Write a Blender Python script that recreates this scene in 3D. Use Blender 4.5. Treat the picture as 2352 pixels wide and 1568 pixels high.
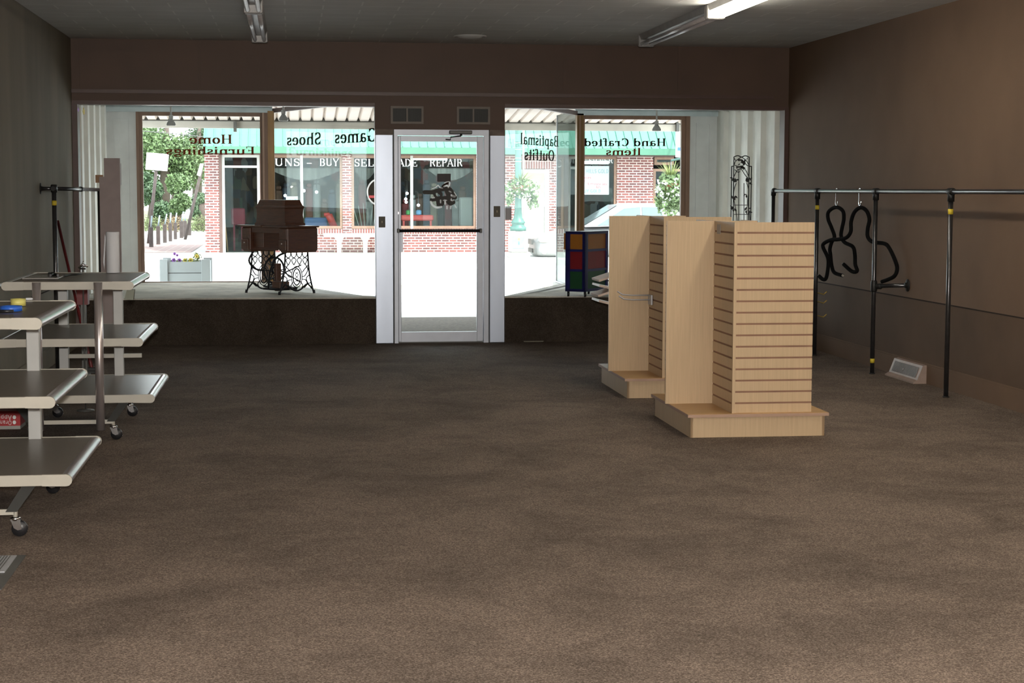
import bpy, math, random
from mathutils import Vector, Matrix
random.seed(7)
PI = math.pi
for o in list(bpy.data.objects):
    bpy.data.objects.remove(o)
scn = bpy.context.scene
COL = scn.collection

# ------------------------------------------------------------------ camera
PW, PH, FPX = 2352, 1568, 3894.8
YAW, PIT, ROL, CAMH = 0.1290, 0.0895, 0.0025, 1.557
_cy, _sy, _cp, _sp, _cr, _sr = (math.cos(YAW), math.sin(YAW), math.cos(PIT), math.sin(PIT), math.cos(ROL), math.sin(ROL))
R0 = Vector((_cy, -_sy, 0)); FW = Vector((_sy*_cp, _cy*_cp, -_sp)); U0 = Vector((_sy*_sp, _cy*_sp, _cp))
RT = R0*_cr + U0*_sr; UP = U0*_cr - R0*_sr
CAM = Vector((0, 0, CAMH))
cd = bpy.data.cameras.new('camera'); cam = bpy.data.objects.new('camera', cd); COL.objects.link(cam)
cd.sensor_width = 36; cd.lens = FPX/PW*36; cd.clip_start = 0.05; cd.clip_end = 500
M = Matrix.Identity(4)
for i in range(3):
    M[i][0] = RT[i]; M[i][1] = UP[i]; M[i][2] = -FW[i]; M[i][3] = CAM[i]
cam.matrix_world = M
scn.camera = cam

# ------------------------------------------------------------------ world, sun, exposure
SKY = 8.6
w = bpy.data.worlds.new('sky'); scn.world = w; w.use_nodes = True
nt = w.node_tree; nt.nodes.clear()
bg = nt.nodes.new('ShaderNodeBackground'); out = nt.nodes.new('ShaderNodeOutputWorld')
tc = nt.nodes.new('ShaderNodeTexCoord'); sep = nt.nodes.new('ShaderNodeSeparateXYZ'); rp = nt.nodes.new('ShaderNodeValToRGB')
rp.color_ramp.elements[0].position = 0.0; rp.color_ramp.elements[0].color = (0.90, 0.96, 1.0, 1)
rp.color_ramp.elements[1].position = 0.7; rp.color_ramp.elements[1].color = (0.36, 0.40, 0.44, 1)
nt.links.new(tc.outputs['Generated'], sep.inputs[0]); nt.links.new(sep.outputs[2], rp.inputs[0])
nt.links.new(rp.outputs[0], bg.inputs[0]); nt.links.new(bg.outputs[0], out.inputs[0])
bg.inputs[1].default_value = SKY
sd = bpy.data.lights.new('sun', 'SUN'); sun = bpy.data.objects.new('sun', sd); COL.objects.link(sun)
sd.energy = 9.0; sd.angle = math.radians(3); sd.color = (1.0, 0.96, 0.9)
sun.location = (8, -20, 30)
sun.rotation_euler = Vector((0.45, -0.55, 1.0)).to_track_quat('Z', 'Y').to_euler()
TUBE_POWER = 30.0
# the camera's own flash, just above the lens
fd = bpy.data.lights.new('camera_flash', 'POINT'); flash = bpy.data.objects.new('camera_flash', fd); COL.objects.link(flash)
fd.energy = 1900; fd.shadow_soft_size = .04; fd.color = (1.0, .95, .88)
flash.location = (0, -.02, CAMH+.10)
vs = scn.view_settings
vs.view_transform = 'Standard'; vs.look = 'None'; vs.gamma = 1; vs.use_curve_mapping = False
vs.exposure = 0.0
cy = scn.cycles
cy.max_bounces = 8; cy.diffuse_bounces = 4; cy.glossy_bounces = 4; cy.transmission_bounces = 6; cy.transparent_max_bounces = 24
cy.sample_clamp_indirect = 6; cy.caustics_reflective = False; cy.caustics_refractive = False
cy.use_adaptive_sampling = True; cy.adaptive_threshold = 0.015

# ------------------------------------------------------------------ pixel helpers (a pixel seen on a known plane)
def ray(u, v):
    a, b = u - PW/2, v - PH/2
    return (RT*a - UP*b + FW*FPX)
def at(u, v, Y=None, X=None, Z=None):
    d = ray(u, v)
    t = Y/d.y if Y is not None else X/d.x if X is not None else (Z - CAMH)/d.z
    return CAM + d*t
def atp(u, v, P, N):
    d = ray(u, v)
    return CAM + d*((Vector(P) - CAM).dot(N)/d.dot(N))

# ------------------------------------------------------------------ materials
def lin(c):
    return tuple((x/255/12.92 if x/255 <= .04045 else ((x/255+.055)/1.055)**2.4) for x in c) + (1,)
MATS = {}
def mat(name, col, rough=.6, metal=0.0, var=.12, scale=8.0, bump=0.0, bscale=60.0, emit=None, estr=0.0, spec=None, stretch=None, sheen=0):
    """procedural material: noise-varied base colour, optional bump"""
    if name in MATS: return MATS[name]
    m = bpy.data.materials.new(name); m.use_nodes = True; MATS[name] = m
    n = m.node_tree; b = n.nodes['Principled BSDF']
    b.inputs['Roughness'].default_value = rough; b.inputs['Metallic'].default_value = metal
    if spec is not None: b.inputs['Specular IOR Level'].default_value = spec
    tcn = n.nodes.new('ShaderNodeTexCoord'); mp = n.nodes.new('ShaderNodeMapping')
    n.links.new(tcn.outputs['Object'], mp.inputs[0])
    if stretch: mp.inputs['Scale'].default_value = stretch
    no = n.nodes.new('ShaderNodeTexNoise'); no.inputs['Scale'].default_value = scale; no.inputs['Detail'].default_value = 5
    n.links.new(mp.outputs[0], no.inputs['Vector'])
    r = n.nodes.new('ShaderNodeValToRGB')
    r.color_ramp.elements[0].position = .3; r.color_ramp.elements[1].position = .7
    r.color_ramp.elements[0].color = tuple(x*(1-var) for x in col[:3]) + (1,)
    r.color_ramp.elements[1].color = tuple(min(1, x*(1+var)) for x in col[:3]) + (1,)
    n.links.new(no.outputs['Fac'], r.inputs[0]); n.links.new(r.outputs[0], b.inputs['Base Color'])
    if bump:
        nb = n.nodes.new('ShaderNodeTexNoise'); nb.inputs['Scale'].default_value = bscale; nb.inputs['Detail'].default_value = 3
        n.links.new(mp.outputs[0], nb.inputs['Vector'])
        bp = n.nodes.new('ShaderNodeBump'); bp.inputs['Strength'].default_value = bump; bp.inputs['Distance'].default_value = .01
        n.links.new(nb.outputs['Fac'], bp.inputs['Height']); n.links.new(bp.outputs[0], b.inputs['Normal'])
    if emit:
        b.inputs['Emission Color'].default_value = emit; b.inputs['Emission Strength'].default_value = estr
    return m

def carpet_mat(name, c1, c2, c3, fscale=420):
    m = bpy.data.materials.new(name); m.use_nodes = True; MATS[name] = m
    n = m.node_tree; b = n.nodes['Principled BSDF']; b.inputs['Roughness'].default_value = .95
    b.inputs['Specular IOR Level'].default_value = .15
    tcn = n.nodes.new('ShaderNodeTexCoord')
    f = n.nodes.new('ShaderNodeTexNoise'); f.inputs['Scale'].default_value = fscale*.33; f.inputs['Detail'].default_value = 6; f.inputs['Roughness'].default_value = .75
    n.links.new(tcn.outputs['Object'], f.inputs['Vector'])
    r = n.nodes.new('ShaderNodeValToRGB'); e = r.color_ramp.elements
    e[0].position = .36; e[0].color = c1; e[1].position = .64; e[1].color = c3
    x = e.new(.5); x.color = c2
    n.links.new(f.outputs['Fac'], r.inputs[0])
    g = n.nodes.new('ShaderNodeTexNoise'); g.inputs['Scale'].default_value = 1.3; g.inputs['Detail'].default_value = 12; g.inputs['Roughness'].default_value = .74; g.inputs['Distortion'].default_value = .4
    n.links.new(tcn.outputs['Object'], g.inputs['Vector'])
    r2 = n.nodes.new('ShaderNodeValToRGB'); r2.color_ramp.elements[0].position = .34; r2.color_ramp.elements[1].position = .58
    r2.color_ramp.elements[0].color = (.58, .57, .56, 1); r2.color_ramp.elements[1].color = (1.08, 1.06, 1.05, 1)
    n.links.new(g.outputs['Fac'], r2.inputs[0])
    mx = n.nodes.new('ShaderNodeMix'); mx.data_type = 'RGBA'; mx.blend_type = 'MULTIPLY'; mx.inputs[0].default_value = 1
    n.links.new(r.outputs[0], mx.inputs[6]); n.links.new(r2.outputs[0], mx.inputs[7])
    n.links.new(mx.outputs[2], b.inputs['Base Color'])
    bp = n.nodes.new('ShaderNodeBump'); bp.inputs['Strength'].default_value = .5; bp.inputs['Distance'].default_value = .004
    n.links.new(f.outputs['Fac'], bp.inputs['Height']); n.links.new(bp.outputs[0], b.inputs['Normal'])
    return m

def grid_mat(name, col, line, sx, sy, axes='XY', mortar=.012, rough=.8, offset=0.0, var=.12, c2=None, bump=.2, msmooth=.1):
    """brick texture on object coordinates (tiles, bricks, panels)"""
    m = bpy.data.materials.new(name); m.use_nodes = True; MATS[name] = m
    n = m.node_tree; b = n.nodes['Principled BSDF']; b.inputs['Roughness'].default_value = rough
    tcn = n.nodes.new('ShaderNodeTexCoord'); s = n.nodes.new('ShaderNodeSeparateXYZ'); c = n.nodes.new('ShaderNodeCombineXYZ')
    n.links.new(tcn.outputs['Object'], s.inputs[0])
    n.links.new(s.outputs['XYZ'.index(axes[0])], c.inputs[0]); n.links.new(s.outputs['XYZ'.index(axes[1])], c.inputs[1])
    bt = n.nodes.new('ShaderNodeTexBrick'); n.links.new(c.outputs[0], bt.inputs['Vector'])
    bt.offset = offset; bt.squash = 1
    bt.inputs['Scale'].default_value = 1; bt.inputs['Brick Width'].default_value = sx; bt.inputs['Row Height'].default_value = sy
    bt.inputs['Mortar Size'].default_value = mortar; bt.inputs['Mortar Smooth'].default_value = msmooth; bt.inputs['Bias'].default_value = 0
    bt.inputs['Color1'].default_value = col; bt.inputs['Color2'].default_value = c2 or tuple(x*(1-var) for x in col[:3])+(1,)
    bt.inputs['Mortar'].default_value = line
    no = n.nodes.new('ShaderNodeTexNoise'); no.inputs['Scale'].default_value = 3; no.inputs['Detail'].default_value = 6
    n.links.new(tcn.outputs['Object'], no.inputs['Vector'])
    r = n.nodes.new('ShaderNodeValToRGB'); r.color_ramp.elements[0].position = .3; r.color_ramp.elements[1].position = .7
    r.color_ramp.elements[0].color = (1-var, 1-var, 1-var, 1); r.color_ramp.elements[1].color = (1.05, 1.05, 1.05, 1)
    n.links.new(no.outputs['Fac'], r.inputs[0])
    mx = n.nodes.new('ShaderNodeMix'); mx.data_type = 'RGBA'; mx.blend_type = 'MULTIPLY'; mx.inputs[0].default_value = 1
    n.links.new(bt.outputs[0], mx.inputs[6]); n.links.new(r.outputs[0], mx.inputs[7]); n.links.new(mx.outputs[2], b.inputs['Base Color'])
    bp = n.nodes.new('ShaderNodeBump'); bp.inputs['Strength'].default_value = bump; bp.inputs['Distance'].default_value = .004; bp.invert = True
    n.links.new(bt.outputs['Fac'], bp.inputs['Height']); n.links.new(bp.outputs[0], b.inputs['Normal'])
    return m

def glass_mat(name, tint=(.97, .99, .98, 1), refl=.025, gz=.022):
    m = bpy.data.materials.new(name); m.use_nodes = True; MATS[name] = m
    n = m.node_tree; n.nodes.remove(n.nodes['Principled BSDF']); o = n.nodes['Material Output']
    t = n.nodes.new('ShaderNodeBsdfTransparent'); t.inputs[0].default_value = tint
    g = n.nodes.new('ShaderNodeBsdfGlossy'); g.inputs['Roughness'].default_value = 0.0; g.inputs[0].default_value = (.9, 1, .97, 1)
    lw = n.nodes.new('ShaderNodeLayerWeight'); lw.inputs[0].default_value = .25
    mp = n.nodes.new('ShaderNodeMapRange'); mp.inputs[3].default_value = refl*.5; mp.inputs[4].default_value = gz
    n.links.new(lw.outputs['Fresnel'], mp.inputs[0])
    mx = n.nodes.new('ShaderNodeMixShader')
    n.links.new(mp.outputs[0], mx.inputs[0]); n.links.new(t.outputs[0], mx.inputs[1]); n.links.new(g.outputs[0], mx.inputs[2])
    n.links.new(mx.outputs[0], o.inputs[0])
    return m

def clutter_mat(name):
    m = bpy.data.materials.new(name); m.use_nodes = True; MATS[name] = m
    n = m.node_tree; b = n.nodes['Principled BSDF']; b.inputs['Roughness'].default_value = .8
    tcn = n.nodes.new('ShaderNodeTexCoord'); mp = n.nodes.new('ShaderNodeMapping'); mp.inputs['Scale'].default_value = (3.2, 1, 2.0)
    n.links.new(tcn.outputs['Object'], mp.inputs[0])
    v = n.nodes.new('ShaderNodeTexVoronoi'); v.distance = 'CHEBYCHEV'; v.inputs['Scale'].default_value = 1.6; n.links.new(mp.outputs[0], v.inputs['Vector'])
    sp = n.nodes.new('ShaderNodeSeparateColor'); n.links.new(v.outputs['Color'], sp.inputs[0])
    r = n.nodes.new('ShaderNodeValToRGB'); e = r.color_ramp.elements; r.color_ramp.interpolation = 'CONSTANT'
    e[0].color = (.012, .012, .012, 1); e[1].position = .45; e[1].color = (.045, .030, .020, 1)
    for p_, c_ in ((.6, (.02, .035, .05, 1)), (.72, (.09, .075, .05, 1)), (.82, (.10, .02, .02, 1)), (.88, (.16, .17, .17, 1)), (.93, (.03, .06, .04, 1))): x = e.new(p_); x.color = c_
    n.links.new(sp.outputs[0], r.inputs[0]); n.links.new(r.outputs[0], b.inputs['Base Color'])
    return m
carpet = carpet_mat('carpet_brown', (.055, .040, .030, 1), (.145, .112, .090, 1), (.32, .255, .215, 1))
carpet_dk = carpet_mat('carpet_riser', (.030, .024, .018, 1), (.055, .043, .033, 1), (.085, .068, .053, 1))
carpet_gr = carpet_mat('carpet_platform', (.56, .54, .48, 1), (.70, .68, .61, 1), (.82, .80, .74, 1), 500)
wall_br = mat('wall_brown_paint', (.135, .085, .055), .8, spec=.25, var=.10, scale=1.6, bump=.05, bscale=200)
wall_lf = mat('wall_left_paint', (.18, .155, .115), .8, spec=.25, var=.14, scale=2.5, bump=.05, bscale=200, stretch=(1, 1, .25))
header_br = mat('header_brown_paint', (.088, .049, .031), .6, var=.10, scale=2.2)
trim_br = mat('trim_brown_paint', (.085, .045, .035), .45, var=.12, scale=6)
ceil_m = grid_mat('ceiling_tile', (.56, .56, .55, 1), (.68, .68, .66, 1), .61, .305, 'XY', .007, .8, .5, var=.04)
white_p = mat('white_paint', (.76, .80, .80), .5, var=.06, scale=5)
white_rib = mat('white_rib_paint', (.80, .80, .74), .5, var=.07, scale=5)
blue_grey = mat('blue_grey_paint', (.55, .65, .68), .5, var=.06)
alu = mat('door_aluminium', (.52, .58, .69), .35, .55, var=.08, scale=3, stretch=(1, 1, .3), bump=.05, bscale=12)
alu_d = mat('door_frame_aluminium', (.50, .53, .60), .4, .35, var=.05)
brownframe = mat('window_frame_brown', (.22, .13, .085), .5, var=.15, scale=10, stretch=(1, 1, .2))
gold = mat('bronze_gold_trim', (.15, .085, .025), .4, .4, var=.25, scale=14, stretch=(1, 1, .1))
glass = glass_mat('window_glass')
glass_s = glass_mat('shop_glass', (.82, .87, .86, 1), .016, .03)
glass_g = glass_mat('sidelight_glass', (.34, .355, .355, 1), .10, .2)  # grey tint stands in for a building's reflection in the pane
maple = mat('maple_laminate', (.52, .38, .235), .45, var=.07, scale=3, stretch=(30, 30, 1.2))
maple_d = mat('maple_deck', (.50, .30, .13), .4, var=.10, scale=3, stretch=(1.5, 14, 1))
groove = mat('groove_brown', (.26, .14, .09), .7)
edgeband = mat('pinkish_edge_band', (.40, .26, .19), .5, var=.05)
chrome = mat('chrome', (.72, .72, .74), .18, 1.0, var=.04)
brushed = mat('brushed_steel', (.66, .61, .62), .30, .85, var=.06, stretch=(1, 1, .1))
laminate = mat('grey_laminate', (.15, .13, .11), .33, var=.06, scale=40, spec=.5)
cream = mat('cream_plastic', (.42, .395, .34), .45, var=.05)
postgrey = mat('light_grey_steel', (.46, .46, .45), .4, var=.04)
darkgrey = mat('dark_grey_steel', (.10, .10, .095), .45, .3, var=.08)
rubber = mat('black_rubber', (.012, .012, .014), .4, var=.1)
pipe = mat('black_steel_pipe', (.10, .10, .105), .28, .85, var=.1, scale=20)
fitting = mat('black_iron_fitting', (.018, .018, .018), .5, .5)
yellow = mat('yellow_tape', (.60, .46, .03), .5)
foam = mat('black_foam', (.006, .006, .006), .9, spec=.08)
black = mat('black_paint', (.012, .011, .010), .5)
iron = mat('cast_iron', (.010, .010, .014), .55, .3)
wood_dk = mat('dark_walnut', (.085, .027, .010), .35, var=.3, scale=5, stretch=(2, 2, 14))
fix_m = mat('fixture_metal', (.30, .29, .28), .4, .2)
tube_off = mat('unlit_tube', (.45, .42, .42), .3)
tube_on = mat('lit_tube', (1, 1, 1), .5, emit=(1.0, .93, .78, 1), estr=TUBE_POWER)
cardboard = mat('mauve_cardboard', (.40, .33, .32), .7, var=.06)
paper = mat('white_paper', (.60, .61, .64), .6, var=.02)
sidewalk_m = mat('sidewalk_concrete', (.62, .62, .58), .9, var=.05, scale=2)
mat_m = mat('entry_mat_brown', (.13, .105, .08), .95, var=.35, scale=30)
asphalt = mat('street_concrete', (.58, .55, .54), .9, var=.04, scale=3, stretch=(.15, 3, 1))
brickpave = grid_mat('brick_paving', (.22, .12, .105, 1), (.3, .24, .2, 1), .25, .12, 'XY', .01)
grass_m = mat('grass_verge', (.13, .16, .06), .9, var=.4, scale=2)
mint = mat('mint_metal', (.085, .225, .165), .35, var=.04)
mint_d = mat('mint_fascia', (.05, .155, .098), .4, var=.05)
brick = grid_mat('red_brick', (.22, .075, .065, 1), (.50, .42, .38, 1), .20, .068, 'XZ', .011, .9, .5, var=.2, c2=(.115, .055, .055, 1))
soldier = grid_mat('soldier_brick', (.22, .08, .07, 1), (.50, .42, .38, 1), .068, .40, 'XZ', .010, .9, .0, var=.2, c2=(.16, .065, .06, 1))
winframe = mat('shop_window_frame', (.20, .12, .08), .6)
shopdark = mat('shop_interior_wall', (.030, .034, .034), .9, var=.8, scale=9)
offwhite = mat('off_white_paint', (.38, .37, .345), .6, var=.03)
cream_door = mat('cream_door_paint', (.28, .235, .185), .6, var=.03)
soffit = mat('pale_soffit', (.62, .52, .46), .8, var=.1)
corr = mat('corrugated_roofing', (.70, .62, .55), .6, var=.12, scale=1)
beam_m = mat('weathered_beam', (.42, .40, .36), .8, var=.25, scale=2)
white_sign = mat('white_sign_panel', (.9, .9, .9), .5, var=.01)
weathered = mat('weathered_post', (.062, .048, .045), .9, var=.2)
letter_blk = mat('black_vinyl', (.03, .018, .014), .9, spec=.05)
letter_red = mat('maroon_vinyl', (.20, .045, .02), .9, spec=.05)
letter_wht = mat('white_vinyl', (.85, .87, .86), .5)
def vinyl_tr(name):
    m = bpy.data.materials.new(name); m.use_nodes = True; MATS[name] = m; n = m.node_tree; b = n.nodes['Principled BSDF']
    no = n.nodes.new('ShaderNodeTexNoise'); no.inputs['Scale'].default_value = 30; r = n.nodes.new('ShaderNodeValToRGB')
    r.color_ramp.elements[0].color = (.80, .80, .80, 1); r.color_ramp.elements[1].color = (.92, .92, .92, 1)
    n.links.new(no.outputs['Fac'], r.inputs[0]); n.links.new(r.outputs[0], b.inputs['Base Color'])
    t = n.nodes.new('ShaderNodeBsdfTranslucent'); n.links.new(r.outputs[0], t.inputs[0]); mx = n.nodes.new('ShaderNodeMixShader'); mx.inputs[0].default_value = .5
    n.links.new(b.outputs[0], mx.inputs[1]); n.links.new(t.outputs[0], mx.inputs[2]); n.links.new(mx.outputs[0], n.nodes['Material Output'].inputs[0]); return m
decal_wht = vinyl_tr('white_translucent_vinyl')
leaf_g = mat('leaf_green', (.105, .165, .065), .6, var=.45, scale=3)
leaf_d = mat('leaf_dark', (.07, .12, .06), .6, var=.4, scale=3)
leaf_b = mat('leaf_bright', (.19, .24, .07), .6, var=.3, scale=3)
bark = mat('bark', (.08, .06, .05), .9)
petal_w = mat('white_petal', (.9, .9, .88), .6)
petal_v = mat('violet_petal', (.35, .12, .55), .6)
petal_y = mat('yellow_petal', (.75, .60, .10), .6)
lampgreen = mat('lamp_post_green', (.05, .125, .105), .45, var=.12)
carpaint = mat('silver_car_paint', (.26, .262, .265), .3, .2, var=.02)
carglass = mat('car_glass', (.12, .155, .16), .08, .2, var=.05)
red_m = mat('red_plastic', (.42, .02, .025), .4)
red_dk = mat('dark_red', (.14, .012, .014), .45)
blue_m = mat('blue_plastic', (.02, .10, .45), .4)
navy = mat('navy_laminate', (.012, .014, .11), .4)
amber_m = mat('amber_panel', (.34, .13, .012), .5, var=.06)
crim_m = mat('crimson_panel', (.20, .006, .012), .5, var=.06)
green_m = mat('green_panel', (.008, .065, .022), .5, var=.06)
grille = mat('dark_grille', (.022, .025, .018), .7)
sunlit_tone = mat('sunlit_carpet_tone', (.75, .74, .70), .8, var=.05)  # pale platform tone stands in for sunlit carpet near the glass

# ------------------------------------------------------------------ mesh builder
class B:
    def __init__(s): s.v = []; s.f = []; s.m = []; s.sm = []; s.mats = []
    def mi(s, m):
        if m is None: m = MATS.get('maple_laminate')
        if m not in s.mats: s.mats.append(m)
        return s.mats.index(m)
    def add(s, vs, fs, m=None, smooth=False):
        k = len(s.v); i = s.mi(m) if m else (0 if s.mats else -1)
        s.v += [tuple(x) for x in vs]
        for f in fs: s.f.append([k+j for j in f]); s.m.append(i); s.sm.append(smooth)
        return s
    def box(s, a, b, m=None, M=None):
        x0, y0, z0 = a; x1, y1, z1 = b
        if x0 > x1: x0, x1 = x1, x0
        if y0 > y1: y0, y1 = y1, y0
        if z0 > z1: z0, z1 = z1, z0
        vs = [Vector(p) for p in ((x0,y0,z0),(x1,y0,z0),(x1,y1,z0),(x0,y1,z0),(x0,y0,z1),(x1,y0,z1),(x1,y1,z1),(x0,y1,z1))]
        if M is not None: vs = [M @ p for p in vs]
        return s.add(vs, [(0,3,2,1),(4,5,6,7),(0,1,5,4),(1,2,6,5),(2,3,7,6),(3,0,4,7)], m)
    def cbox(s, a, b, m=None, ch=.004, M=None):
        """box with chamfered vertical and horizontal edges"""
        x0, y0, z0 = a; x1, y1, z1 = b
        c = min(ch, abs(x1-x0)/3, abs(y1-y0)/3, abs(z1-z0)/3)
        rings = []
        for z, k in ((z0, c), (z0+c, 0), (z1-c, 0), (z1, c)):
            rings.append([(x0+k+c, y0+k, z), (x1-k-c, y0+k, z), (x1-k, y0+k+c, z), (x1-k, y1-k-c, z), (x1-k-c, y1-k, z), (x0+k+c, y1-k, z), (x0+k, y1-k-c, z), (x0+k, y0+k+c, z)])
        vs = [Vector(p) for r in rings for p in r]
        if M is not None: vs = [M @ p for p in vs]
        fs = [[7,6,5,4,3,2,1,0], [24+i for i in range(8)]]
        for r in range(3):
            for i in range(8):
                j = (i+1) % 8; fs.append((r*8+i, r*8+j, r*8+8+j, r*8+8+i))
        return s.add(vs, fs, m)
    def tube(s, pts, r, m=None, n=10, caps=True, closed=False):
        pts = [Vector(p) for p in pts]; N = len(pts)
        rs = r if isinstance(r, (list, tuple)) else [r]*N
        vs = []; prev = None
        for i, p in enumerate(pts):
            if closed: t = pts[(i+1) % N] - pts[i-1]
            else: t = (pts[min(i+1, N-1)] - pts[max(i-1, 0)])
            t = t.normalized() if t.length > 1e-9 else Vector((0, 0, 1))
            if prev is None:
                a = Vector((0, 0, 1)) if abs(t.z) < .9 else Vector((1, 0, 0))
                x = t.cross(a).normalized()
            else:
                x = (prev - t*prev.dot(t))
                x = x.normalized() if x.length > 1e-6 else t.cross(Vector((0, 0, 1))).normalized()
            prev = x; y = t.cross(x)
            for k in range(n):
                a = 2*PI*k/n; vs.append(p + (x*math.cos(a) + y*math.sin(a))*rs[i])
        fs = []
        for i in range(N if closed else N-1):
            j = (i+1) % N
            for k in range(n):
                l = (k+1) % n; fs.append((i*n+k, i*n+l, j*n+l, j*n+k))
        s.add(vs, fs, m, True)
        if caps and not closed:
            k0 = len(s.v) - N*n; i = s.mi(m) if m else (0 if s.mats else -1)
            s.f.append([k0+j for j in range(n)][::-1]); s.m.append(i); s.sm.append(False)
            s.f.append([k0+(N-1)*n+j for j in range(n)]); s.m.append(i); s.sm.append(False)
        return s
    def lathe(s, prof, c=(0,0,0), m=None, n=20, M=None):
        vs = []; c = Vector(c)
        for (r, z) in prof:
            for k in range(n):
                a = 2*PI*k/n; p = Vector((r*math.cos(a), r*math.sin(a), z))
                if M is not None: p = M @ p
                vs.append(p + c)
        fs = [(i*n+k, i*n+(k+1) % n, (i+1)*n+(k+1) % n, (i+1)*n+k) for i in range(len(prof)-1) for k in range(n)]
        s.add(vs, fs, m, True)
        k0 = len(s.v) - len(prof)*n; i = s.mi(m) if m else (0 if s.mats else -1)
        if prof[0][0] > 1e-4: s.f.append([k0+j for j in range(n)][::-1]); s.m.append(i); s.sm.append(False)
        if prof[-1][0] > 1e-4: s.f.append([k0+(len(prof)-1)*n+j for j in range(n)]); s.m.append(i); s.sm.append(False)
        return s
    def prism(s, poly, o, ex, ey, en, m=None):
        """polygon poly (2-D) at origin o in axes ex, ey, extruded by vector en"""
        o, ex, ey, en = Vector(o), Vector(ex), Vector(ey), Vector(en); n = len(poly)
        a = [o + ex*x + ey*y for x, y in poly]; b = [p + en for p in a]
        fs = [list(range(n))[::-1], list(range(n, 2*n))] + [(i, (i+1) % n, n+(i+1) % n, n+i) for i in range(n)]
        return s.add(a+b, fs, m)
    def build(s, name, m=None, parent=None, **tags):
        me = bpy.data.meshes.new(name)
        o0 = Vector((0, 0, 0))
        if parent is not None:
            inv = parent.matrix_basis.inverted() if parent.parent is None else (parent.parent.matrix_basis @ parent.matrix_basis).inverted()
            vs = [inv @ Vector(p) for p in s.v]
        elif tags.pop('origin', True) and s.v:
            xs = [p[0] for p in s.v]; ys = [p[1] for p in s.v]; zs = [p[2] for p in s.v]
            o0 = Vector(((min(xs)+max(xs))/2, (min(ys)+max(ys))/2, min(zs)))
            vs = [Vector(p)-o0 for p in s.v]
        else: vs = [Vector(p) for p in s.v]
        tags.pop('origin', None)
        me.from_pydata([tuple(p) for p in vs], [], s.f)
        mats = s.mats or [m]
        if s.mats and m is not None and m not in s.mats and any(i < 0 for i in s.m): mats = s.mats + [m]
        for x in mats: me.materials.append(x)
        d = len(mats)-1 if (m is not None and s.mats) else 0
        me.polygons.foreach_set('material_index', [i if i >= 0 else d for i in s.m])
        me.polygons.foreach_set('use_smooth', s.sm)
        me.update(); me.validate()
        o = bpy.data.objects.new(name, me); COL.objects.link(o)
        if parent is not None: o.parent = parent
        else: o.location = o0
        for k, x in tags.items(): o[k] = x
        return o

def empty(name, loc=(0,0,0), rz=0, **tags):
    o = bpy.data.objects.new(name, None); COL.objects.link(o); o.location = loc; o.rotation_euler = (0, 0, rz)
    o.empty_display_size = .1
    o.matrix_basis = Matrix.Translation(loc) @ Matrix.Rotation(rz, 4, 'Z')
    for k, x in tags.items(): o[k] = x
    return o
def thing(name, label, cat, loc=(0,0,0), rz=0, group=None):
    t = dict(label=label, category=cat)
    if group: t['group'] = group
    return empty(name, loc, rz, **t)
def T(label, cat, group=None, **k):
    t = dict(label=label, category=cat)
    if group: t['group'] = group
    t.update(k); return t
def S(**k): return dict(kind='structure', **k)
def dup(root, loc=None, rz=None, label=None):
    r = root.copy(); COL.objects.link(r)
    if loc is not None: r.location = loc
    if rz is not None: r.rotation_euler = (0, 0, rz)
    if label: r['label'] = label
    for ch in list(root.children):
        c = ch.copy(); COL.objects.link(c); c.parent = r
        for g in list(ch.children):
            d = g.copy(); COL.objects.link(d); d.parent = c
    return r
def arc(c, ex, ey, r, a0, a1, n=16, ry=None):
    c, ex, ey = Vector(c), Vector(ex), Vector(ey); ry = r if ry is None else ry
    return [c + ex*(r*math.cos(math.radians(a0+(a1-a0)*i/n))) + ey*(ry*math.sin(math.radians(a0+(a1-a0)*i/n))) for i in range(n+1)]
def spline(pts, n=6, closed=False):
    P = [Vector(p) for p in pts]; N = len(P); o = []
    for i in range(N if closed else N-1):
        if closed: a, b, c, d = P[i-1], P[i], P[(i+1) % N], P[(i+2) % N]
        else: a, b, c, d = P[max(i-1, 0)], P[i], P[i+1], P[min(i+2, N-1)]
        for k in range(n):
            t = k/n; o.append(.5*((2*b)+(c-a)*t+(2*a-5*b+4*c-d)*t*t+(3*b-a-3*c+d)*t**3))
    if not closed: o.append(P[-1])
    return o

# ------------------------------------------------------------------ the room
XL, XR, YF, YB, H, HH = -2.122, 5.092, 17.13, -6.0, 3.011, 2.386
WY = 20.10                      # plane of the two street windows
PZ = 0.454                      # top of the display platforms
B().box((XL-.2, YB-.2, -.12), (XR+.2, YF+.17, 0)).build('floor', carpet, **S())
B().box((XL-.2, YB-.2, H), (XR+.2, YF+.15, H+.15)).build('ceiling', ceil_m, **S())
B().box((XL-.2, YB-.2, 0), (XL, YF+.15, H)).build('wall_left', wall_lf, **S())
B().box((XR, YB-.2, 0), (XR+.2, YF+.15, H)).build('wall_right', wall_br, **S())
B().box((XL, YB-.2, 0), (XR, YB, H)).build('wall_back', wall_br, **S())
b = B()
b.box((XL, YF, HH), (XR, YF+.15, H), header_br)
dl, dr = at(862, 500, Y=YF).x, at(1159, 500, Y=YF).x
DZ = at(1010, 298, Y=YF).z
b.box((dl, YF-.004, DZ), (dr, YF+.15, HH+.06), header_br)
z1, z2 = at(163, 207, Y=YF).z, at(163, 204, Y=YF).z
b.build('wall_front', header_br, **S())
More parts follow.
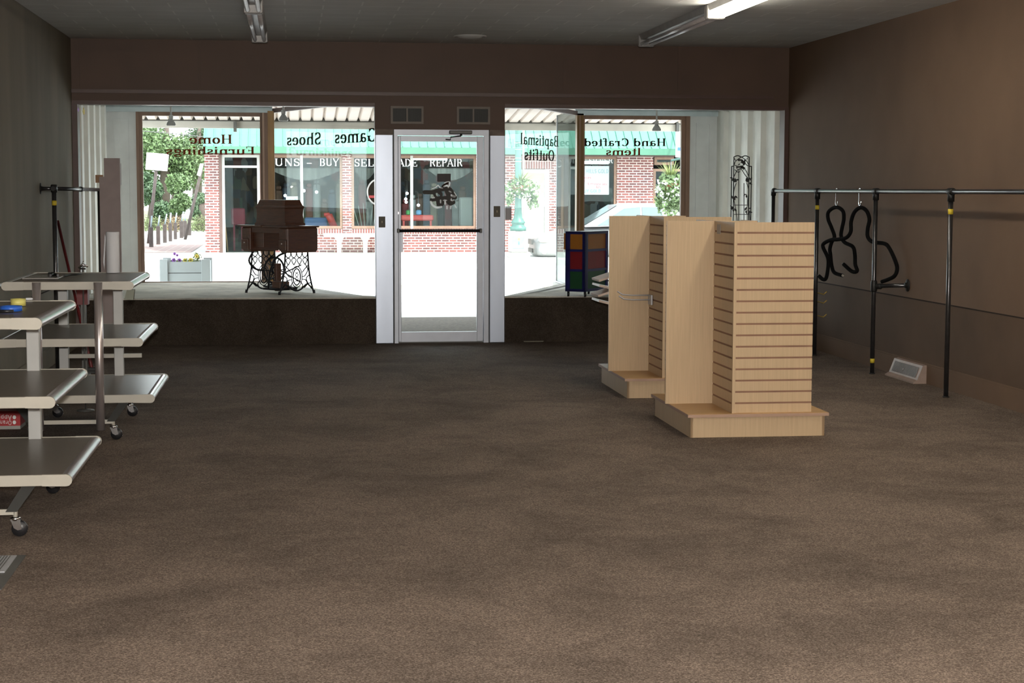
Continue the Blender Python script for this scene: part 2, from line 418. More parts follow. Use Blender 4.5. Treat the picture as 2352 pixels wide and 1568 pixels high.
# moulding line, panel battens, casings
B().box((XL, YF-.022, at(500, 216, Y=YF).z), (at(1775, 219, Y=YF).x, YF, at(500, 208, Y=YF).z)).build('trim_1', trim_br, **S())
b = B()
for u in (175, 455, 735, 1015, 1295, 1558):
    x = at(u, 150, Y=YF).x; b.box((x-.005, YF-.006, HH+.16), (x+.03, YF, H-.005))
b.build('trim_2', header_br, **S())
for i, (u0, u1, n) in enumerate(((163, 181, 'left'), (1797, 1814, 'right'))):
    x0, x1 = (XL, at(181, 400, Y=YF).x) if i == 0 else (at(1799, 400, Y=YF).x, XR)
    B().box((x0, YF-.02, 0), (x1, YF+.16, HH)).build('trim_%d' % (3+i), trim_br, **S())
B().box((XL, YF-.015, HH-.012), (dl, YF+.16, HH+.025)).build('trim_5', trim_br, **S())
B().box((dr, YF-.015, HH-.012), (XR, YF+.16, HH+.025)).build('trim_6', trim_br, **S())
# chair-rail seam and baseboard on the right and left walls
bz = at(1876, 764, X=XR).z; cz = at(1890, 649, X=XR).z
b = B(); b.box((XR-.018, YB, 0), (XR, YF-.02, bz-.012)); b.box((XR-.010, YB, bz-.012), (XR, YF-.02, bz)); b.build('baseboard_right', wall_br, **S())
b = B(); b.box((XL, YB, 0), (XL+.018, YF-.02, bz)); b.build('baseboard_left', wall_lf, **S())
B().box((XR-.004, YB, cz-.006), (XR, YF-.02, cz+.004)).build('trim_7', mat('seam_brown', (.03, .022, .018), .9, spec=.1), **S())
b = B(); b.box((XR-.003, YB, bz), (XR, YF-.02, cz-.006)); b.build('wall_right_lower', mat('lower_wall_tone', (.10, .066, .045), .85, var=.12, scale=2, spec=.2), **S())  # thin panel, darker than the wall above the seam
B().box((XL, YB, cz-.006), (XL+.004, YF-.02, cz+.004)).build('trim_8', MATS['seam_brown'], **S())

# display platforms behind the front wall line
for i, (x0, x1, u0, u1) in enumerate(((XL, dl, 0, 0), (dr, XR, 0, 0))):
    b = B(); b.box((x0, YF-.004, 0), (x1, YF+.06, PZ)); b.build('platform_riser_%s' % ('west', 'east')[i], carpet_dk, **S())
pc = [at(862, 682, Z=PZ), at(786, 680, Z=PZ), at(699, 674, Z=PZ), at(650, 664, Z=PZ), at(615, 650, Z=PZ)]  # carpet outline ends where the painted sunlit area begins
poly = [(XL, YF)] + [(dl, YF)] + [(p.x, p.y) for p in pc] + [(XL, WY)]
b = B(); b.prism(poly, (0, 0, PZ), (1, 0, 0), (0, 1, 0), (0, 0, .012)); b.build('platform_carpet_west', carpet_gr, **S())
pc = [at(1160, 683, Z=PZ), at(1215, 677, Z=PZ), at(1272, 669, Z=PZ), at(1299, 665, Z=PZ), at(1325, 655, Z=PZ)]
poly = [(XR, WY)] + [(p.x, p.y) for p in pc[::-1]] + [(dr, YF), (XR, YF)]
b = B(); b.prism(poly, (0, 0, PZ), (1, 0, 0), (0, 1, 0), (0, 0, .012)); b.build('platform_carpet_east', carpet_gr, **S())
plx, prx = at(615, 400, Y=WY).x, at(1331, 400, Y=WY).x
b = B(); b.prism([(XL, YF+.06), (dl, YF+.06), (dl+.02, YF+.16), (plx+.10, WY+.05), (XL, WY+.05)], (0, 0, -.1), (1, 0, 0), (0, 1, 0), (0, 0, PZ+.1)); b.build('display_platform_west', sunlit_tone, **S())
b = B(); b.prism([(XR, WY+.05), (prx-.08, WY+.05), (dr-.02, YF+.16), (dr, YF+.06), (XR, YF+.06)], (0, 0, -.1), (1, 0, 0), (0, 1, 0), (0, 0, PZ+.1)); b.build('display_platform_east', sunlit_tone, **S())
# display bay ceiling with ribs, lintels, side walls, back panels
ZC = 2.57
b = B(); b.prism([(XL, YF+.15), (dl+.05, YF+.15), (plx+.1, WY), (XL, WY)], (0, 0, ZC), (1, 0, 0), (0, 1, 0), (0, 0, .05), white_p)
for k in range(11):
    x = XL+.12+k*.27; ye = WY if x < plx else max(YF+.3, WY-(x-plx)*2.6)
    b.prism([(0, 0), (.10, 0), (.07, -.035), (.03, -.035)], (x, YF+.2, ZC), (1, 0, 0), (0, 0, 1), (0, ye-YF-.25, 0), white_p)
b.build('bay_ceiling_west', white_p, **S())
b = B(); b.prism([(dr-.05, YF+.15), (XR, YF+.15), (XR, WY), (prx-.1, WY)], (0, 0, ZC), (1, 0, 0), (0, 1, 0), (0, 0, .05), white_p)
for k in range(11):
    x = XR-.2-k*.27; ye = WY if x > prx else max(YF+.3, WY-(prx-x)*2.6)
    b.prism([(0, 0), (.10, 0), (.07, -.035), (.03, -.035)], (x, YF+.2, ZC), (1, 0, 0), (0, 0, 1), (0, ye-YF-.25, 0), white_p)
b.build('bay_ceiling_east', white_p, **S())
WT = 2.435     # underside of the bay beam = top of window frame
wl0, wl1 = at(313, 300, Y=WY).x, at(600, 300, Y=WY).x
wr0, wr1 = at(1338, 300, Y=WY).x, at(1583, 300, Y=WY).x
B().box((XL, WY-.06, WT), (plx+.06, WY+.02, ZC-.042)).build('bay_beam_west', blue_grey, **S())
B().box((prx-.06, WY-.06, WT), (XR, WY+.02, ZC-.042)).build('bay_beam_east', blue_grey, **S())
def ribwall(name, x, sgn):
    b = B(); b.box((x, YF+.16, PZ), (x-sgn*.05, WY, ZC), white_rib); n = 5
    for k in range(n):
        y = YF+.28+k*(WY-YF-.3)/n
        b.prism([(0, 0), (.24, 0), (.20, .05), (.04, .05)], (x, y, PZ), (0, 1, 0), (sgn, 0, 0), (0, 0, ZC-PZ-.03), white_rib)
    b.build(name, white_rib, **S())
ribwall('bay_wall_west', XL, 1); ribwall('bay_wall_east', XR, -1)
for nm, x0, x1 in (('west', XL, wl0), ('east', wr1, XR)):
    b = B(); b.box((x0, WY, PZ), (x1, WY+.04, WT), white_p)
    ww = x1-x0; a0, a1 = x0+ww*.25, x0+ww*.72
    for (p, q) in (((a0, PZ+.2), (a0+.012, WT-.092)), ((a1, PZ+.2), (a1+.012, WT-.092)), ((a0, WT-.092), (a1+.012, WT-.08)), ((a0, PZ+.188), (a1+.012, PZ+.2))):
        b.box((p[0], WY-.012, p[1]), (q[0], WY, q[1]), white_p)
    b.build('bay_panel_%s' % nm, white_p, **S())
# outer end walls of the building and the facade over the windows
B().box((XL-.2, YF+.15, -.1), (XL-.051, WY+.05, ZC+.05)).build('wall_exterior_west', white_p, **S())
B().box((XR+.051, YF+.15, -.1), (XR+.2, WY+.05, ZC+.05)).build('wall_exterior_east', white_p, **S())
B().box((XL-.2, WY, ZC+.05), (XR+.2, WY+.2, 5.0)).build('wall_exterior_facade', brick, **S())
B().box((XL-.2, YF+.15, ZC+.051), (XR+.2, WY, ZC+.2)).build('bay_roof', soffit, **S())

# ------------------------------------------------------------------ windows
def frame_win(n, x0, x1, zt, mt, lw, rw, tw):
    e = empty('window_%d' % n, ((x0+x1)/2, WY, PZ), kind='structure')
    b = B()
    b.box((x0, WY-.05, PZ), (x0+lw*.5, WY+.03, zt)); b.box((x0+lw*.5, WY-.03, PZ), (x0+lw, WY+.03, zt))
    b.box((x1-rw, WY-.03, PZ), (x1-rw*.5, WY+.03, zt)); b.box((x1-rw*.5, WY-.05, PZ), (x1, WY+.03, zt))
    b.box((x0+lw, WY-.045, zt-tw), (x1-rw, WY+.03, zt)); b.box((x0+lw, WY-.02, PZ), (x1-rw, WY+.03, PZ+.022))
    b.build('window_frame', mt, e)
    B().box((x0+lw, WY+.002, PZ+.02), (x1-rw, WY+.008, zt-tw)).build('pane', glass, e)
    return e
ix = lambda u: at(u, 400, Y=WY).x
frame_win(1, wl0, ix(602), WT, brownframe, ix(329)-wl0, .02, .045)
frame_win(2, ix(1338), wr1, WT, brownframe, .02, wr1-ix(1563), .045)
# corner posts
b = B(); b.box((ix(601), WY-.05, PZ), (ix(616), WY+.05, WT+.02), brownframe); b.box((ix(604), WY-.058, PZ), (ix(608), WY-.05, WT), edgeband)
b.box((ix(616), WY-.07, PZ), (ix(631), WY+.06, WT+.02), gold); b.box((ix(623), WY-.078, PZ), (ix(627), WY-.07, WT), gold)
b.build('window_post_west', gold, **S())
b = B(); b.box((ix(1323), WY-.06, PZ), (ix(1338), WY+.06, WT+.02), gold); b.box((ix(1328), WY-.068, PZ), (ix(1331), WY-.06, WT), brownframe)
b.build('window_post_east', gold, **S())
# angled glass of the entry
AL0, AL1 = Vector((ix(630), WY, 0)), Vector((dl+.01, YF+.16, 0))
AR0, AR1 = Vector((ix(1324), WY, 0)), Vector((dr-.01, YF+.16, 0))
def slab(b, p, q, z0, z1, t, m=None, off=0):
    d = (q-p).normalized(); n = Vector((-d.y, d.x, 0))
    b.prism([(0, z0), ((q-p).length, z0), ((q-p).length, z1), (0, z1)], p+n*(off-t/2), d, (0, 0, 1), n*t, m)
for n, p, q in ((3, AL0, AL1), (4, AR0, AR1)):
    e = empty('window_%d' % n, ((p+q)/2 + Vector((0, 0, PZ))), kind='structure')
    b = B(); slab(b, p, q, PZ+.0, WT+.02, .006); b.build('pane', glass, e)
    b = B(); slab(b, p, q, WT, WT+.05, .05, trim_br); b.build('window_frame', trim_br, e)
    b = B(); slab(b, p, q, -.1, PZ, .08, offwhite, off=(-.12 if n == 3 else .12)); b.build('stall_riser', offwhite, e)
# side glass on a white kerb outside the right-hand window post
p, q = at(1279, 500, Y=21.6), at(1322, 500, Y=20.2); p.z = q.z = 0
e = empty('window_5', (p+q)/2, kind='structure')
b = B(); slab(b, p, q, -.05, .37, .10); b.build('stall_riser', offwhite, e)
b = B(); slab(b, p, q, .37, 2.50, .008); b.build('pane', glass_g, e)
b = B(); slab(b, p+(q-p)*.0, p+(q-p)*.012, .37, 2.50, .02); slab(b, p, q, .37, .385, .03); b.build('window_frame', alu_d, e)

# ------------------------------------------------------------------ entrance door
dx = lambda u: at(u, 500, Y=YF).x
dz = lambda v: at(1010, v, Y=YF).z
vent_tan = mat('overpainted_metal', (.16, .12, .095), .6, var=.3, scale=12)
e = empty('door_1', ((dl+dr)/2, YF, 0), kind='structure')
b = B()
for x0, x1 in ((dl, dx(903)), (dx(1124), dr)):
    b.cbox((x0, YF-.03, 0), (x1, YF+.16, DZ), alu, .006)
for x0, x1 in ((dl, dx(903)), (dx(1124), dr)): b.box((x0-.001, YF-.032, dz(311)), (x1+.001, YF-.029, DZ+.001), vent_tan)
b.build('jamb_cladding', alu, e)
b = B()
b.box((dx(903), YF-.005, 0), (dx(905.5), YF+.1, DZ), black); b.box((dx(1122), YF-.005, 0), (dx(1124.5), YF+.1, DZ), black)
b.box((dx(905.5), YF-.02, 0), (dx(914), YF+.1, DZ), alu_d); b.box((dx(1111), YF-.02, 0), (dx(1122), YF+.1, DZ), alu_d)
b.box((dx(914), YF-.02, dz(311)), (dx(1111), YF+.1, DZ), alu_d)
b.build('door_frame', alu_d, e)
b = B()
b.cbox((dx(914.8), YF+.005, .012), (dx(921.5), YF+.05, dz(312.5)), alu_d); b.cbox((dx(1095.5), YF+.005, .012), (dx(1110), YF+.05, dz(312.5)), alu_d)
b.box((dx(921), YF+.008, dz(325)), (dx(1096), YF+.047, dz(312.5))); b.box((dx(921), YF+.008, .012), (dx(1096), YF+.047, dz(762)))
b.box((dx(914), YF+.02, 0), (dx(1110), YF+.04, .012), darkgrey)
leaf = b.build('door_leaf', alu_d, e)
B().box((dx(921), YF+.025, dz(762)), (dx(1096), YF+.031, dz(325))).build('pane', glass, leaf)
b = B(); b.lathe([(.0, 0), (.012, .0), (.014, -.006), (.014, -.01)], (dx(913.5), YF-.0, dz(489)), brushed, 14, Matrix.Rotation(-PI/2, 4, 'X')); b.build('lock_cylinder', brushed, leaf)
b = B(); b.box((dx(918), YF-.03, dz(578)), (dx(925), YF+.0, dz(533))); b.build('pull_handle', alu_d, leaf)
zb = dz(529.5)
b = B(); b.tube([(dx(912), YF-.055, zb), (dx(1105), YF-.055, zb)], .016, rubber, 12)
for u in (914, 1103): b.cbox((dx(u)-.012, YF-.075, zb-.022), (dx(u)+.012, YF+.006, zb+.022), darkgrey)
b.build('push_bar', rubber, leaf)
b = B(); b.cbox((dx(1031), YF-.075, dz(308)), (dx(1083), YF-.015, dz(299.5)), darkgrey, .006)
b.tube([(dx(1058), YF-.05, dz(308)), (dx(1058), YF-.05, dz(312))], .012, fitting)
b.tube([(dx(1058), YF-.05, dz(312)), (dx(1034), YF-.06, dz(315)), (dx(1034), YF-.03, dz(321)), (dx(1024), YF-.005, dz(320))], .006, fitting, 8)
b.build('door_closer', fitting, e)
for (u0, v0, u1, v1, side) in ((869.5, 497, 884.5, 522, 'left'), (1133, 473, 1148, 498, 'right')):
    yy = YF-.030
    t = thing('light_switch', 'brass light switch plate on the metal cladding %s' % ('on the hosted side' if 0 else ('beside the door lock' if side == 'left' else 'beside the door hinges')), 'switch', (dx((u0+u1)/2), yy, dz((v0+v1)/2)))
    B().cbox((dx(u0), yy-.006, dz(v1)), (dx(u1), yy, dz(v0)), ch=.003).build('cover_plate', mat('aged_brass', (.07, .058, .038), .5, .2), t)
    xm, zm = dx((u0+u1)/2), dz((v0+v1)/2)
    B().box((xm-.006, yy-.014, zm-.010), (xm+.006, yy-.006, zm+.012)).build('toggle', mat('ivory', (.35, .30, .2), .5), t)
for (u0, u1, lab) in ((898, 973, 'over the lock side of the door'), (1049, 1125, 'over the hinge side of the door')):
    yy = YF-.004; x0, x1, z0, z1 = dx(u0), dx(u1), at(1010, 285, Y=YF).z, at(1010, 244.5, Y=YF).z
    t = thing('wall_vent', 'brown framed square-mesh vent grille '+lab, 'vent', ((x0+x1)/2, yy, z0), group=None)
    vf = mat('vent_frame', (.15, .12, .095), .5)
    b = B(); f = .022
    b.box((x0, yy-.014, z0), (x0+f, yy, z1)); b.box((x1-f, yy-.014, z0), (x1, yy, z1)); b.box((x0+f, yy-.014, z0), (x1-f, yy, z0+f)); b.box((x0+f, yy-.014, z1-f), (x1-f, yy, z1))
    b.box(((x0+x1)/2-.008, yy-.012, z0+f), ((x0+x1)/2+.008, yy, z1-f)); b.build('frame', vf, t)
    b = B(); b.box((x0+f, yy-.002, z0+f), (x1-f, yy, z1-f), black)
    k = x0+f+.006
    while k < x1-f: b.box((k, yy-.008, z0+f), (k+.003, yy-.003, z1-f), grille); k += .0095
    b.build('grille', grille, t)
a, c = at(1160, 505, Y=17.62), at(1170, 474, Y=17.62)
t = B().cbox((a.x, 17.60, a.z), (c.x+.02, 17.64, c.z), red_dk).build('alarm_box', red_dk, **T('small dark red box mounted outside against the glass beside the door', 'box'))

# ------------------------------------------------------------------ lettering engine (slab serif strokes, drawn reading left to right)
def glyphs(Tk=.17, th=.07, sf=.055, serif=True):
    G = {}
    def rect(a, b_, c, d): return [(a, b_), (c, b_), (c, d), (a, d)]
    def stem(x, y0, y1, bs=1, ts=1, w=None):
        w = w or Tk; r = [rect(x-w/2, y0, x+w/2, y1)]
        if serif and bs: r.append(rect(x-w/2-sf*1.2, y0, x+w/2+sf*1.2, y0+sf*1.1))
        if serif and ts == 1: r.append(rect(x-w/2-sf*1.2, y1-sf*1.1, x+w/2+sf*1.2, y1))
        if serif and ts == 2: r.append(rect(x-w/2-sf*1.2, y1-sf*1.1, x, y1))
        return r
    def ring(cx, cyy, rx, ry, a0, a1, wv=None, wh=None, n=18):
        wv = wv or Tk; wh = wh or th; r = []
        pts = []
        for i in range(n+1):
            a = math.radians(a0+(a1-a0)*i/n); ww = wv*abs(math.cos(a))+wh*abs(math.sin(a))
            c, s_ = math.cos(a), math.sin(a)
            pts.append(((cx+(rx+ww/2)*c, cyy+(ry+ww/2)*s_), (cx+(rx-ww/2)*c, cyy+(ry-ww/2)*s_)))
        for i in range(n): r.append([pts[i][0], pts[i+1][0], pts[i+1][1], pts[i][1]])
        return r
    def line(x0, y0, x1, y1, w0):
        d = math.hypot(x1-x0, y1-y0); nx, ny = -(y1-y0)/d*w0/2, (x1-x0)/d*w0/2
        return [[(x0+nx, y0+ny), (x0-nx, y0-ny), (x1-nx, y1-ny), (x1+nx, y1+ny)]]
    def ess(x, y0, y1, w_):
        r = (y1-y0)/4; o = ring(x, y1-r-th*.3, w_/2, r-th*.2, 20, 270, Tk*.8, th) + ring(x, y0+r+th*.3, w_/2, r-th*.2, -160, 90, Tk*.8, th)
        o += line(x-w_*.30, (y0+y1)/2+r*.25, x+w_*.30, (y0+y1)/2-r*.25, Tk*.85)
        if serif: o += [rect(x+w_/2-.01, y1-r*1.3, x+w_/2+.045, y1), rect(x-w_/2-.045, y0, x-w_/2+.01, y0+r*1.3)]
        return o
    X = .66; h2 = Tk/2
    bar = lambda x0, x1, y, w=None: [rect(x0, y-(w or th)/2, x1, y+(w or th)/2)]
    G['H'] = (.92, stem(.2, 0, 1)+stem(.72, 0, 1)+bar(.2, .72, .5))
    G['F'] = (.74, stem(.2, 0, 1)+bar(.2, .66, 1-th/2)+bar(.2, .5, .5)+([rect(.62, .76, .68, 1), rect(.46, .38, .52, .62)] if serif else []))
    G['E'] = (.76, stem(.2, 0, 1)+bar(.2, .66, 1-th/2)+bar(.2, .5, .5)+bar(.2, .68, th/2)+([rect(.62, .78, .68, 1), rect(.46, .4, .52, .6), rect(.64, 0, .70, .24)] if serif else []))
    G['L'] = (.70, stem(.2, 0, 1)+bar(.2, .64, th/2)+([rect(.60, 0, .66, .26)] if serif else []))
    G['I'] = (.40, stem(.2, 0, 1))
    G['T'] = (.76, stem(.38, 0, 1, 1, 0)+bar(.06, .70, 1-th/2)+([rect(.04, .76, .10, 1), rect(.66, .76, .72, 1)] if serif else []))
    G['S'] = (.66, ess(.33, 0, 1, .40))
    G['C'] = (.86, ring(.45, .5, .32, .46, 45, 315)+([rect(.66, .68, .72, .98)] if serif else []))
    G['G'] = (.90, ring(.45, .5, .32, .46, 45, 330)+stem(.72, .06, .46, 0, 1)+([rect(.66, .70, .72, .98)] if serif else []))
    G['O'] = (.90, ring(.45, .5, .32, .46, 0, 360, n=28))
    G['B'] = (.78, stem(.2, 0, 1)+ring(.40, .745, .20, .22, -90, 90)+ring(.40, .27, .25, .235, -90, 90)+bar(.2, .42, 1-th/2)+bar(.2, .42, .515)+bar(.2, .42, th/2))
    G['P'] = (.74, stem(.2, 0, 1)+ring(.40, .73, .22, .235, -90, 90)+bar(.2, .42, 1-th/2)+bar(.2, .42, .495))
    G['R'] = (.84, stem(.2, 0, 1)+ring(.40, .74, .22, .225, -90, 90)+bar(.2, .42, 1-th/2)+bar(.2, .42, .515)+line(.46, .52, .72, .02, Tk*.9))
    G['D'] = (.88, stem(.2, 0, 1)+ring(.36, .5, .36, .465, -90, 90)+bar(.2, .38, 1-th/2)+bar(.2, .38, th/2))
    G['U'] = (.86, stem(.2, .3, 1, 0, 1)+stem(.68, .3, 1, 0, 1, th*1.2)+ring(.44, .31, .24, .27, 180, 360))
    G['N'] = (.88, stem(.2, 0, 1, 1, 0, th*1.2)+stem(.70, 0, 1, 0, 1, th*1.2)+line(.18, 1, .70, 0, Tk))
    G['Y'] = (.82, stem(.41, 0, .48, 1, 0)+line(.10, 1, .41, .44, Tk*.9)+line(.74, 1, .41, .44, th*1.2)+bar(.02, .26, 1-sf/2, sf)+bar(.60, .82, 1-sf/2, sf))
    G['V'] = (.82, line(.10, 1, .42, 0, Tk*.9)+line(.74, 1, .42, 0, th*1.2)+bar(.0, .24, 1-sf/2, sf)+bar(.62, .84, 1-sf/2, sf))
    G['W'] = (1.1, line(.10, 1, .32, 0, Tk*.9)+line(.55, 1, .32, 0, th)+line(.55, 1, .78, 0, Tk*.9)+line(1.0, 1, .78, 0, th))
    G['A'] = (.84, line(.42, 1, .10, 0, th*1.2)+line(.42, 1, .74, 0, Tk)+bar(.22, .62, .33)+bar(.0, .24, sf/2, sf)+bar(.60, .88, sf/2, sf))
    G['K'] = (.84, stem(.2, 0, 1)+line(.68, 1, .26, .46, th*1.2)+line(.36, .56, .72, 0, Tk*.9))
    G['M'] = (1.05, stem(.2, 0, 1, 1, 0, th*1.3)+stem(.86, 0, 1, 1, 0)+line(.18, 1, .52, .1, Tk)+line(.86, 1, .52, .1, th))
    G['o'] = (.70, ring(.35, .33, .22, .295, 0, 360, n=24))
    G['c'] = (.60, ring(.34, .33, .22, .295, 40, 320)+([rect(.46, .42, .54, .60)] if serif else []))
    G['e'] = (.66, ring(.34, .33, .22, .295, 5, 325)+bar(.14, .62, .345, th*.9))
    G['m'] = (1.12, stem(.18, 0, X, 1, 2)+stem(.56, 0, .42, 1, 0)+stem(.94, 0, .42, 1, 0)+ring(.37, .42, .19, .2, 0, 150)+ring(.75, .42, .19, .2, 0, 150))
    G['n'] = (.76, stem(.18, 0, X, 1, 2)+stem(.58, 0, .42, 1, 0)+ring(.38, .42, .20, .2, 0, 150))
    G['h'] = (.76, stem(.18, 0, 1, 1, 2)+stem(.58, 0, .42, 1, 0)+ring(.38, .42, .20, .2, 0, 150))
    G['u'] = (.76, stem(.18, .22, X, 0, 2)+stem(.58, 0, X, 0, 2)+ring(.38, .23, .20, .2, 180, 330)+([rect(.58, 0, .74, sf)] if serif else []))
    G['r'] = (.58, stem(.18, 0, X, 1, 2)+ring(.38, .42, .18, .2, 40, 150)+ring(.50, .53, .035, .035, 0, 360, .08, .08, 8))
    G['i'] = (.38, stem(.19, 0, X, 1, 2)+ring(.19, .86, .045, .045, 0, 360, .09, .09, 10))
    G['l'] = (.38, stem(.19, 0, 1, 1, 2))
    G['s'] = (.54, ess(.27, 0, X, .30))
    G['t'] = (.48, stem(.2, .10, .9, 0, 0)+bar(.03, .42, X-th/2)+ring(.31, .11, .12, .09, 180, 320, Tk*.8, th))
    G['f'] = (.50, stem(.2, 0, .82, 1, 0)+bar(.04, .44, X-th/2)+ring(.33, .82, .14, .15, 40, 180, Tk*.9, th)+ring(.43, .90, .03, .03, 0, 360, .07, .07, 8))
    G['a'] = (.70, stem(.48, .10, .46, 0, 0)+ring(.32, .46, .17, .17, 0, 150, Tk*.9, th)+ring(.30, .19, .17, .155, 0, 360, Tk*.8, th)+line(.48, .12, .66, .03, Tk*.6))
    G['g'] = (.70, ring(.32, .43, .20, .2, 0, 360, Tk*.85, th)+ring(.33, -.12, .24, .13, 0, 360, Tk*.6, th)+line(.22, .20, .16, .06, th)+bar(.16, .44, .03, th*1.5)+line(.46, .58, .62, .66, th*1.3))
    G['p'] = (.76, stem(.18, -.30, X, 1, 2)+ring(.40, .33, .22, .295, -150, 150))
    G['b'] = (.76, stem(.18, 0, 1, 0, 2)+ring(.40, .33, .22, .295, -150, 150))
    G['d'] = (.76, stem(.58, 0, 1, 0, 2)+ring(.36, .33, .22, .295, 30, 330)+([rect(.58, 0, .74, sf)] if serif else []))
    G['k'] = (.72, stem(.18, 0, 1, 1, 2)+line(.58, .64, .24, .28, th*1.3)+line(.32, .36, .62, 0, Tk*.9))
    G['-'] = (.46, bar(.08, .40, .36, th*1.4))
    G['$'] = (.60, ess(.30, 0, .95, .34)+[rect(.28, -.1, .33, 1.08)])
    G['1'] = (.40, stem(.22, 0, 1, 1, 0)+line(.08, .84, .22, .98, th*1.3))
    G['2'] = (.60, ring(.29, .72, .20, .24, -30, 170, Tk*.8, th)+line(.46, .60, .10, .05, th*1.5)+bar(.07, .54, th/2+.01, th*1.2))
    G['5'] = (.60, ring(.27, .31, .22, .28, -150, 130, Tk*.8, th)+bar(.12, .50, 1-th/2)+line(.14, .98, .12, .55, th))
    G[' '] = (.42, [])
    return G
SER = glyphs(); LIGHT = glyphs(.13, .045, .04); SANS = glyphs(.09, .08, .0, False)
def text_mesh(b, s, p0, p1, up, h, G, m, th=.0015, extra=.0):
    """lay text from p0 to p1 (baseline start and end), cap height h, thickness th towards the normal"""
    tot = sum(G[c][0] for c in s)*1.0 + extra*(len(s)-1)
    d = p1-p0; sc = d.length/tot; e = d.normalized(); n = e.cross(up).normalized(); x = 0; k = 0
    for c in s:
        wd, polys = G[c]
        for i, po in enumerate(polys):
            off = n*(th*(1+.04*(i % 5)))
            vs = [p0 + e*((x+px_)*sc) + up*(py_*h) + off for px_, py_ in po]
            q = len(vs); b.add(vs, [list(range(q))], m)
        x += wd + extra
def word(name, s, pr, pl, vtop, plane, m, label, G=SER):
    """mirrored word on a shop window; pr/pl = pixels of baseline right (first letter) and left end"""
    P, N = plane
    a = atp(pr[0], pr[1], P, N); c = atp(pl[0], pl[1], P, N); t = atp(pr[0], vtop, P, N)
    b = B(); text_mesh(b, s, a, c, Vector((0, 0, 1)), (t-a).length, G, m, .001)
    return b.build(name, m, **T(label, 'lettering'))
fl = (Vector((0, WY-.004, 0)), Vector((0, 1, 0)))
dL = (AL1-AL0).normalized(); nL = Vector((-dL.y, dL.x, 0)); 
if nL.y > 0: nL = -nL
dR = (AR1-AR0).normalized(); nR = Vector((-dR.y, dR.x, 0))
if nR.y > 0: nR = -nR
pLl = (AL0+nL*.006, nL); pRr = (AR0+nR*.006, nR)
word('window_lettering', 'Home', (534, 330), (434, 330), 309, fl, letter_red, 'dark maroon word Home painted in reverse on the window')
word('window_lettering', 'Furnishings', (586, 355), (381, 355), 336.5, fl, letter_red, 'maroon word Furnishings painted in reverse below Home')
word('window_lettering', 'Shoes', (738, 331.5), (658, 334), 303.5, pLl, letter_blk, 'black word Shoes painted in reverse on the angled glass')
word('window_lettering', 'Games', (866, 325), (768, 329.5), 293, pLl, letter_blk, 'black word Games painted in reverse, cut off by the door cladding')
word('window_lettering', 'Baptismal', (1283, 337), (1195, 331), 312.5, pRr, letter_blk, 'tall black word Baptismal painted in reverse near the lamp post')
word('window_lettering', 'Outfits', (1274, 370), (1204, 367), 345, pRr, letter_blk, 'tall dark word Outfits painted in reverse below Baptismal')
word('window_lettering', 'Hand', (1530, 335.5), (1454, 335.5), 317.5, fl, letter_blk, 'black word Hand painted in reverse in the right street window')
word('window_lettering', 'Crafted', (1445, 335.5), (1341, 335.5), 317.5, fl, letter_blk, 'black word Crafted painted in reverse, next to the right gold post')
word('window_lettering', 'Items', (1473, 356.5), (1391, 356.5), 339.5, fl, letter_red, 'maroon word Items painted in reverse below Hand Crafted')

# sticker and notice on the door glass
yd = YF+.022
def dpt(u, v, o=0): p = at(u, v, Y=yd-o*5); return p
b = B()
def blob(pts, w, o, m):
    P = spline([dpt(u, v, o) for u, v in pts], 5)
    for i in range(len(P)-1):
        d = P[i+1]-P[i]
        if d.length < 1e-6: continue
        t0 = P[min(i+1, len(P)-1)]-P[max(i-1, 0)]; t1 = P[min(i+2, len(P)-1)]-P[i]
        n = Vector((-t0.z, 0, t0.x)).normalized()*w*.5; n1 = Vector((-t1.z, 0, t1.x)).normalized()*w*.5
        b.add([P[i]+n, P[i]-n, P[i+1]-n1, P[i+1]+n1], [(0, 1, 2, 3)], m)
    for q in (P[0], P[-1]):
        q = q - Vector((0, .0004, 0)); b.add([q+Vector((math.cos(a*PI/6)*w*.5, 0, math.sin(a*PI/6)*w*.5)) for a in range(12)], [list(range(12))], m)
zc = lambda u, v: (960+u/13.067, 380+v/13.067)
def bl(pts, wpx, o, m): blob([zc(*p) for p in pts], wpx/13.067/226.5*(1.35 if m is decal_wht else 1), o, m)
dk = mat('dark_sticker_back', (.035, .030, .026), .6)
bl([(200, 800), (420, 800), (600, 750), (800, 700), (950, 720), (1020, 800)], 125, 0, dk)
bl([(560, 740), (640, 820), (700, 860)], 90, .0003, dk)
bl([(480, 820), (520, 920), (600, 980), (690, 930), (700, 830)], 80, .0005, dk)
bl([(400, 1030), (520, 1020), (680, 980), (880, 960), (1120, 970)], 100, .0007, dk)
bl([(600, 980), (600, 1100), (620, 1170), (720, 1160), (740, 1060)], 110, .0009, dk)
bl([(860, 780), (920, 900), (900, 1040), (960, 1140), (1060, 1100)], 130, .0011, dk)
bl([(1000, 760), (1060, 850), (1100, 920)], 90, .0013, dk)
bl([(740, 620), (820, 560), (900, 520)], 60, .0015, letter_blk)
bl([(800, 525), (880, 490), (950, 500), (940, 600), (910, 660)], 24, .0017, decal_wht)
bl([(780, 630), (860, 600), (920, 640)], 34, .0019, decal_wht)
bl([(430, 690), (560, 640), (600, 590), (660, 660), (740, 680)], 22, .0017, decal_wht)
bl([(390, 1090), (440, 1190), (560, 1260), (700, 1240)], 44, .0021, decal_wht)
bl([(1010, 900), (1060, 920), (1100, 930)], 50, .0021, decal_wht)
bl([(940, 770), (990, 800)], 30, .0021, decal_wht)
bl([(1090, 800), (1150, 910)], 22, .0021, decal_wht)
bl([(430, 975), (490, 965)], 32, .0021, decal_wht)
bl([(680, 1040), (680, 1120)], 30, .0021, decal_wht)
